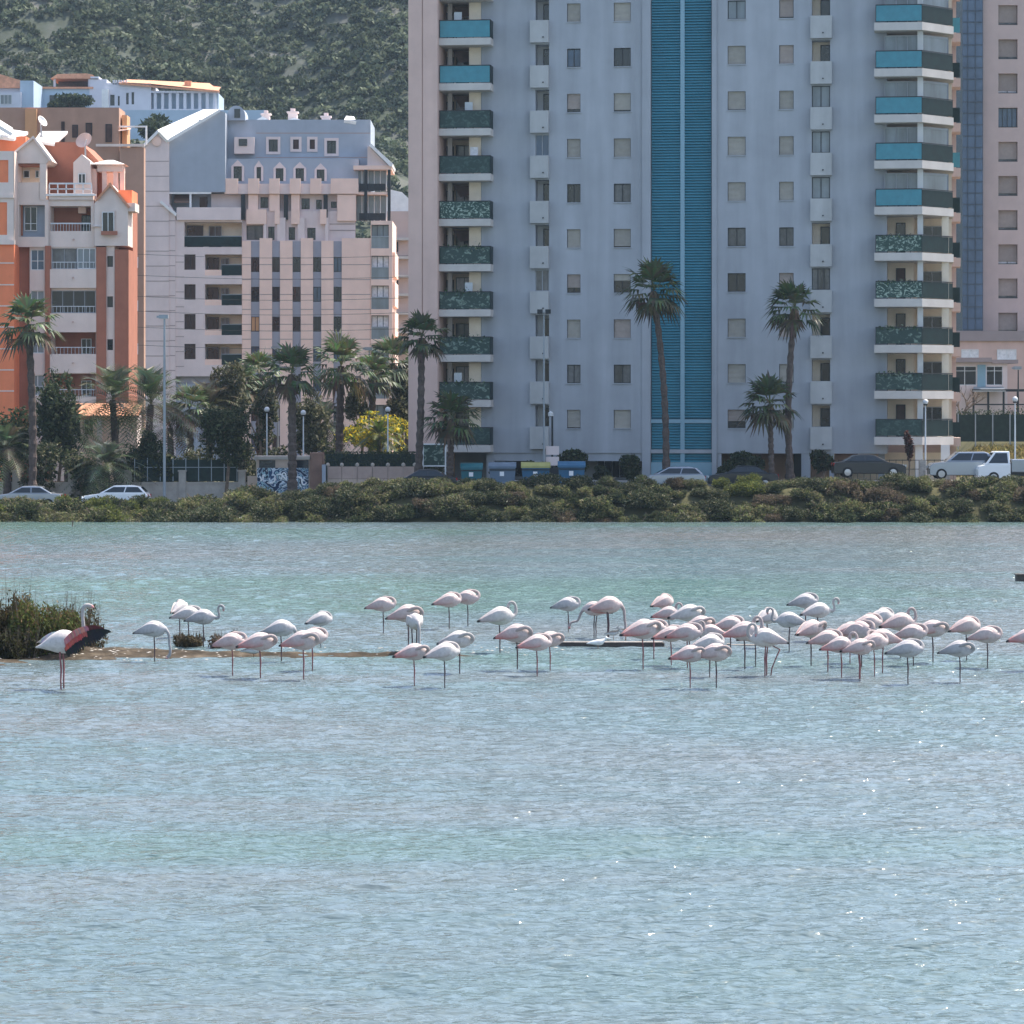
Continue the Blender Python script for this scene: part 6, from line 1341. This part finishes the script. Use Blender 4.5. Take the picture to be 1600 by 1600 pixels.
def bird_mesh(pose, tint, legs):
    P = BODY + NECKS[pose]; S = catmull(P, 3); nb = len(BODY)*3; q = MB(); n = 10; vs = []; cs = []; k = len(S)
    for i, s in enumerate(S):
        c = Vector(s[:3]); a = Vector(S[max(i-1,0)][:3]); b = Vector(S[min(i+1,k-1)][:3]); t = (b-a).normalized()
        side = Vector((0,1,0)); side = (side - t*side.dot(t)).normalized(); up = side.cross(t)*-1
        if i < nb-2: side, up = Vector((0,1,0)), Vector((0,0,1)); 
        rw, rh = max(s[3],.004), max(s[4],.004); bl = k-1-i
        if bl <= 1: col = BLK
        elif bl <= 4: col = (.62,.30,.30)
        elif i > nb: col = tuple(x*.72 for x in tint)  # neck colour darkened to paint in its backlit shade
        else: col = tint
        for j in range(n):
            th = 2*math.pi*j/n; p = c + side*(rw*math.sin(th)) + up*(rh*math.cos(th)); vs.append(tuple(p))
            cs.append(col)
    fs = [(i*n+j, (i+1)*n+j, (i+1)*n+(j+1)%n, i*n+(j+1)%n) for i in range(k-1) for j in range(n)] + [tuple(range(n)), tuple(range(k*n-1,(k-1)*n-1,-1))]
    b0 = len(q.v); q.v.extend(vs); q.f.extend(fs); q.m.extend([0]*len(fs)); q.c.extend(cs)
    def leg(pts, col): q.tube(pts, [.023 if i == 0 else (.018 if i == 2 else .0135) for i in range(len(pts))], 6, col=col)
    lc = LEG if legs[-1] == 'p' else LEGD
    if '1' in legs or '2' in legs: leg([(.02,.05,.74),(.015,.045,.60),(.03,.04,.36),(.025,.04,.15),(.03,.04,-.12)], lc)
    if '2' in legs: leg([(-.03,-.06,.74),(-.035,-.06,.58),(-.01,-.055,.35),(-.02,-.05,.15),(-.01,-.05,-.12)], lc)
    if 'k' in legs: leg([(-.08,-.05,.74),(-.16,-.05,.63),(-.30,-.05,.56),(-.21,-.05,.36),(-.13,-.05,.16),(-.10,-.05,-.05)], lc)
    if '1' in legs: leg([(-.04,-.06,.74),(-.02,-.07,.68),(.12,-.07,.66),(.03,-.07,.655)], lc)
    return q.mesh('flamingo', M['feather'], smooth=True)
def wing_mesh(side, tint, edge):
    q = MB(); n = 9; P = catmull([(.20,.095,.85,.02,.05),(.10,.150,.85,.028,.115),(-.06,.165,.828,.028,.135),(-.22,.125,.785,.022,.105),(-.37,.07,.74,.015,.06),(-.50,.03,.695,.006,.016)], 3); k = len(P)
    for i, s in enumerate(P):
        f = i/(k-1)
        for j in range(n):
            th = 2*math.pi*j/n; lo = max(0, -math.cos(th)); mix = min(1, max(0, (f-.45)*1.6)*.9 + lo*.55*(f > .2))
            c = tuple(a*(1-mix)+b*mix for a, b in zip(tint, edge)); c = BLK if (f > .93) else c
            q.v.append((s[0], side*(s[1]+s[3]*math.sin(th)), s[2]+s[4]*math.cos(th))); q.c.append(c)
    q.f = [(i*n+j, (i+1)*n+j, (i+1)*n+(j+1)%n, i*n+(j+1)%n) for i in range(k-1) for j in range(n)] + [tuple(range(n)), tuple(range(k*n-1,(k-1)*n-1,-1))]; q.m = [0]*len(q.f)
    return q.mesh('wing', M['feather'], smooth=True)
_bm = {}
TINT = {'w':(WHT,(.40,.30,.30)),'p':(PNK,(.42,.20,.19)),'r':((.53,.445,.435),(.50,.11,.10)),'g':((.46,.44,.45),GRY)}
def flamingo(px, py, pose, tint, yaw, label, s=1.0, legs='1'):
    """px,py: where the standing leg meets the water; yaw 0 faces right"""
    p = wp(px, py); key = (pose, tint, legs)
    if key not in _bm: _bm[key] = bird_mesh(pose, TINT[tint][0], legs)
    for sd_ in (-1,1):
        if (sd_, tint) not in _bm: _bm[(sd_, tint)] = wing_mesh(sd_, *TINT[tint])
    o = put('flamingo', _bm[key], None, (p.x, p.y, 0)); o.rotation_euler = (0, 0, R(yaw)); s *= 1.10; o.scale = (s,s,s*random.uniform(.95,1.02)); tag(o, label, 'flamingo', 'flamingos resting in the shallow lagoon')
    for sd_ in (-1,1): put('wing', _bm[(sd_, tint)], o)
    return o
random.seed(31)
FL = [
 (239,1034,'feed','g',8,'grey-white flamingo bending its neck down to feed, left of the trio',1.0,'1'),
 (282,996,'sleep','w',70,'upper white flamingo of the trio above the small scrub',.95,'1'),
 (293,1004,'sleep','w',20,'middle white flamingo of the trio above the small scrub',.95,'1'),
 (316,1012,'swan','g',5,'white flamingo with a curled neck, rightmost of the trio by the scrub',.95,'1'),
 (361,1056,'sleep','p',5,'pink flamingo asleep in front of the dry twiggy scrub',.95,'1p'),
 (405,1060,'sleepb','r',0,'pink flamingo asleep with the small dark-backed bird beside its leg',1.05,'1p'),
 (438,1034,'reach','g',5,'grey-white flamingo stretching its curved neck to the right over a sleeping pink one',1.0,'1'),
 (472,1062,'sleepb','r',-4,'pink flamingo with red tail, in front of the bird with the stretched neck',1.05,'1p'),
 (487,1048,'sleep','r',30,'flamingo half hidden behind the red-tailed sleeper left of centre',1.0,'1p'),
 (501,1012,'sleep','g',15,'grey flamingo asleep just above the red-tailed sleeper left of centre',.9,'1'),
 (597,990,'sleep','p',0,'pale pink flamingo asleep on one leg, leftmost of the back row',.98,'1'),
 (636,1016,'sleepb','p',0,'tall pink flamingo asleep behind the one seen from behind',1.1,'1'),
 (648,1024,'feed','w',-62,'flamingo seen end-on with its dark neck bent down to the water',1.05,'2'),
 (646,1072,'sleepb','r',5,'pink-necked sleeper at the very front, left of the white-backed one',.92,'1p'),
 (694,1075,'sleep','w',0,'white-backed sleeper at the front, right of the pink-necked one',.95,'1'),
 (716,1053,'sleepb','w',-3,'sleeping flamingo just behind the white-backed front sleeper',1.0,'1'),
 (701,983,'sleep','p',0,'left of the two overlapping pale sleepers in the back row',.95,'1'),
 (729,979,'sleep','p',3,'right of the two overlapping pale sleepers in the back row',.98,'1'),
 (780,1020,'preen','w',0,'large pale flamingo preening with its neck looped, back row',1.12,'1'),
 (806,1048,'sleepb','r',2,'pink flamingo asleep in front of the preening one',1.05,'1'),
 (838,1056,'sleep','r',0,'left of the overlapping pair of sleepers at the left end of the beam',.95,'1p'),
 (858,1048,'sleepb','p',-6,'right of the overlapping pair of sleepers at the left end of the beam',.92,'1p'),
 (886,988,'sleep','g',0,'grey-white sleeper in the back row above the left part of the beam',.95,'1'),
 (930,996,'low','r',178,'feeding flamingo facing left with its neck stretched low',.95,'2'),
 (950,998,'feed','p',3,'feeding flamingo facing right above the middle of the beam',1.08,'2'),
 (1004,1046,'sleepb','r',0,'large pink sleeper standing in front of the beam',1.12,'1p'),
 (1037,985,'sleep','p',20,'farthest sleeper above the right end of the beam',.95,'1'),
 (1044,1002,'preen','r',0,'red-winged preening flamingo behind the right end of the beam',.92,'1'),
 (1076,1012,'sleepb','w',0,'white-backed sleeper right of the red-winged preening one',1.08,'1'),
 (1048,1040,'sleep','r',8,'sleeper in the left of the dense cluster, partly hidden by its neighbour',.95,'1p'),
 (1072,1044,'sleep','r',0,'bright sleeper in the middle of the dense cluster with a lit breast',1.0,'1p'),
 (1077,1076,'sleepb','r',0,'front left bird of the pair nearest the camera in the dense cluster',.92,'1p'),
 (1117,1076,'sleepb','p',4,'front right bird of the pair nearest the camera in the dense cluster',.98,'1'),
 (1108,1058,'sleep','w',-3,'sleeper directly behind the nearest pair',.95,'1'),
 (1112,1030,'preen','p',160,'flamingo with dark tail and pink looped neck behind the dense cluster',.85,'1'),
 (1162,1046,'preen','r',0,'pink flamingo preening behind the one that faces left',1.08,'1'),
 (1197,1056,'preen','w',182,'white flamingo facing left with one leg stepping and tail to the right',1.05,'k2p'),
 (1180,1042,'sleep','p',15,'flamingo almost hidden between the two preening ones',.95,'1'),
 (1200,1012,'sleep','w',60,'small pale sleeper above the one stepping to the left',.95,'1'),
 (1234,1018,'swan','g',205,'flamingo with a tall curled neck facing left and dark yellowish tail',1.0,'1'),
 (1257,985,'sleep','g',0,'farthest sleeper above the two curled-neck flamingos',.98,'1'),
 (1278,1002,'swan','w',2,'white flamingo with a clear S-shaped neck facing right',1.0,'2'),
 (1268,1040,'sleepb','p',40,'fluffy pale pink sleeper below the S-necked flamingo',1.05,'1'),
 (1313,1061,'preen','r',0,'pink flamingo preening at the front, left of the two-legged sleeper',.95,'1p'),
 (1343,1062,'sleepb','p',2,'front sleeper standing on both legs, right of the preening one',.9,'2p'),
 (1356,1022,'sleep','p',30,'pink sleeper at the top of the right-hand cluster',1.0,'1'),
 (1343,1042,'sleep','p',-30,'rounded pink sleeper in the middle of the right-hand cluster',1.05,'1'),
 (1378,1012,'sleep','w',15,'small pale sleeper at the back of the right-hand cluster',.95,'1'),
 (1380,1050,'sleepb','p',180,'flamingo facing left with its tail to the right, in the right-hand cluster',1.0,'1p'),
 (1406,1028,'preen','p',0,'flamingo with its neck looped high in the right-hand cluster',1.05,'1'),
 (1456,1036,'sleepb','r',0,'sleeper with a bright pink tail right of the looped neck',1.05,'1'),
 (1417,1069,'sleep','g',2,'grey-backed sleeper at the front of the right-hand cluster',.98,'1'),
 (1498,1066,'sleepb','g',-2,'rightmost sleeper of the front row, grey-white',.95,'1'),
 (1510,1032,'sleep','p',35,'flamingo with a dark tail tip, back right',1.0,'1'),
 (1541,1044,'sleep','p',0,'pink sleeper second from the right edge',.95,'1'),
 (1020,1030,'sleep','p',10,'pink sleeper between the big pink one and the dense cluster',.95,'1p'),
 (1094,1022,'sleepb','p',-8,'pale pink sleeper at the back of the dense cluster',.95,'1'),
 (1140,1024,'sleep','r',12,'pink sleeper just left of the two preening birds',.95,'1'),
 (1292,1050,'sleep','p',-10,'pink sleeper left of the front preening bird in the right-hand cluster',.95,'1p'),
 (1328,1036,'sleepb','r',10,'red-tailed sleeper at the left of the right-hand cluster',.98,'1p'),
 (1366,1056,'sleep','p',20,'pink sleeper tucked behind the two-legged front sleeper',.95,'1p'),
 (1425,1040,'sleep','p',-15,'pink sleeper below the high looped neck',.95,'1'),
 (1606,1048,'sleep','r',0,'flamingo cut off by the right edge',1.0,'1'),
]
for px, py, po, ti, yw, lb, s, lg in FL: flamingo(px, py, po, ti, yw+random.uniform(-20,20), lb, s, lg)
# the one spreading its wings
p = wp(97,1076); o = put('flamingo', bird_mesh('tall', WHT, '2p'), None, p); o.rotation_euler = (0,0,R(4)); o.scale = (1.36,1.36,1.36); tag(o, 'standing flamingo with neck raised and red and black wings spread, at the left', 'flamingo', 'flamingos resting in the shallow lagoon')
def lerp3(a,b,t): return tuple(x+(y-x)*t for x,y in zip(a,b))
def feather_wing(lead, trail, pal):
    """layers of overlapping feathers from the leading edge to the trailing edge"""
    L_ = catmull(lead, 8); T_ = catmull(trail, 8); q = MB(); random.seed(17)
    def pt(A, f): x = f*(len(A)-1); i = min(int(x), len(A)-2); return Vector(lerp3(A[i], A[i+1], x-i))
    def feather(f, t0, t1, w, col, lift):
        a, b = pt(L_, f), pt(T_, min(f+0.05, 1)); d = b-a; s0 = a + d*t0; s1 = a + d*t1*random.uniform(.94,1.06)
        ax = (pt(L_, min(f+.03,1))-pt(L_, max(f-.03,0))).normalized()*w; n = Vector((0,-lift,0)); m_ = s0.lerp(s1,.55)
        c = [min(x*random.uniform(.75,1.2),1) for x in col]; th = Vector((0,.006,0))
        P = [s0-ax*.6+n, s0+ax*.6+n, m_+ax+n, m_-ax+n, s1+ax*.35+n, s1-ax*.35+n]; P = P + [p_+th for p_ in P]
        q.add([tuple(p_) for p_ in P], [(0,1,2,3),(3,2,4,5),(7,6,9,8),(8,9,11,10),(0,3,9,6),(3,5,11,9),(1,7,8,2),(2,8,10,4),(4,10,11,5)], 0, c)
    n = 26
    for i in range(n): f = i/(n-1); feather(f, .25, 1.05, .035, BLK if pal == 0 else PNK, .0)
    for i in range(n): f = i/(n-1)*.8; feather(f, .10, .66-.25*f, .032, (RED if f < .5 else BLK) if pal == 0 else WHT, .012)
    for i in range(n): f = i/(n-1)*.85; feather(f, -.02, .36-.12*f, .030, (ROSE if f < .55 else (.10,.02,.02)) if pal == 0 else WHT, .024)
    return q.mesh('wing', M['feather'])
for sd_, lead, trail in ((-1,[(.02,-.12,.84),(.24,-.30,1.04),(.56,-.44,1.13),(.82,-.52,1.07)],[(.10,-.14,.57),(.31,-.34,.69),(.66,-.47,.88),(.86,-.53,1.02)]),(1,[(-.02,.12,.92),(-.15,.40,.96),(-.30,.66,.90),(-.46,.85,.78)],[(-.16,.14,.72),(-.24,.38,.76),(-.36,.60,.76),(-.50,.82,.74)])):
    put('wing', feather_wing(lead, trail, 0 if sd_ < 0 else 1), o)
# small dark and white birds
def small_bird(px, py, s, yaw, white, label, z=0.0):
    p = wp(px,py); q = MB(); top, bot = ((.75,.75,.75),(.8,.8,.8)) if white else ((.03,.03,.035),(.6,.6,.6))
    S = catmull([(-.24,0,.10,.008,.006),(-.14,0,.12,.05,.035),(0,0,.125,.075,.065),(.10,0,.14,.06,.06),(.15,0,.185,.035,.035),(.18,0,.22,.035,.035),(.215,0,.215,.02,.018),(.27,0,.205,.005,.005)],3); n=8
    for s_ in S:
        for j in range(n):
            th = 2*math.pi*j/n; q.v.append((s_[0],s_[3]*math.sin(th),s_[2]+s_[4]*math.cos(th))); q.c.append(top if math.cos(th) > .2 else bot)
    k=len(S); q.f=[(i*n+j,(i+1)*n+j,(i+1)*n+(j+1)%n,i*n+(j+1)%n) for i in range(k-1) for j in range(n)]+[tuple(range(n)),tuple(range(k*n-1,(k-1)*n-1,-1))]; q.m=[0]*len(q.f)
    for sy in (-.02,.02): q.tube([(0,sy,.09),(.01,sy,-.06)],.006,5,col=(.4,.2,.1))
    o = q.build('wader', M['feather'], None, (p.x,p.y,z), smooth=True); o.scale=(s,s,s); o.rotation_euler=(0,0,R(yaw)); tag(o, label, 'bird', 'small birds among the flamingos')
small_bird(396,1027,1.5,0,False,'small black and white bird at the leg of the sleeping pink flamingo')
small_bird(934,1013,1.3,0,True,'white gull standing at the front of the beam')
small_bird(958,1003,1.1,0,False,'dark duck resting on the left middle of the beam',.11)
small_bird(978,1003,1.3,200,False,'dark bird standing upright on the beam near the big pink sleeper',.12)
small_bird(352,813,1.5,180,True,'left of the two white birds on the shore below the bank')
small_bird(378,815,1.5,0,True,'right of the two white birds on the shore below the bank')
# ------------------------------------------------------------------ sea haze
m = bpy.data.materials.new('haze'); m.use_nodes = True; t = m.node_tree; t.nodes.remove(t.nodes['Principled BSDF'])
pv = t.nodes.new('ShaderNodeVolumePrincipled'); pv.inputs['Color'].default_value = (0.62,0.80,1.0,1); pv.inputs['Density'].default_value = 0.00009; pv.inputs['Anisotropy'].default_value = 0.3
t.links.new(pv.outputs[0], t.nodes['Material Output'].inputs['Volume'])
hz_o = MB().box(-1200,1200,-200,1100,-2.0,180).build('haze', m); tag(hz_o, kind='stuff')
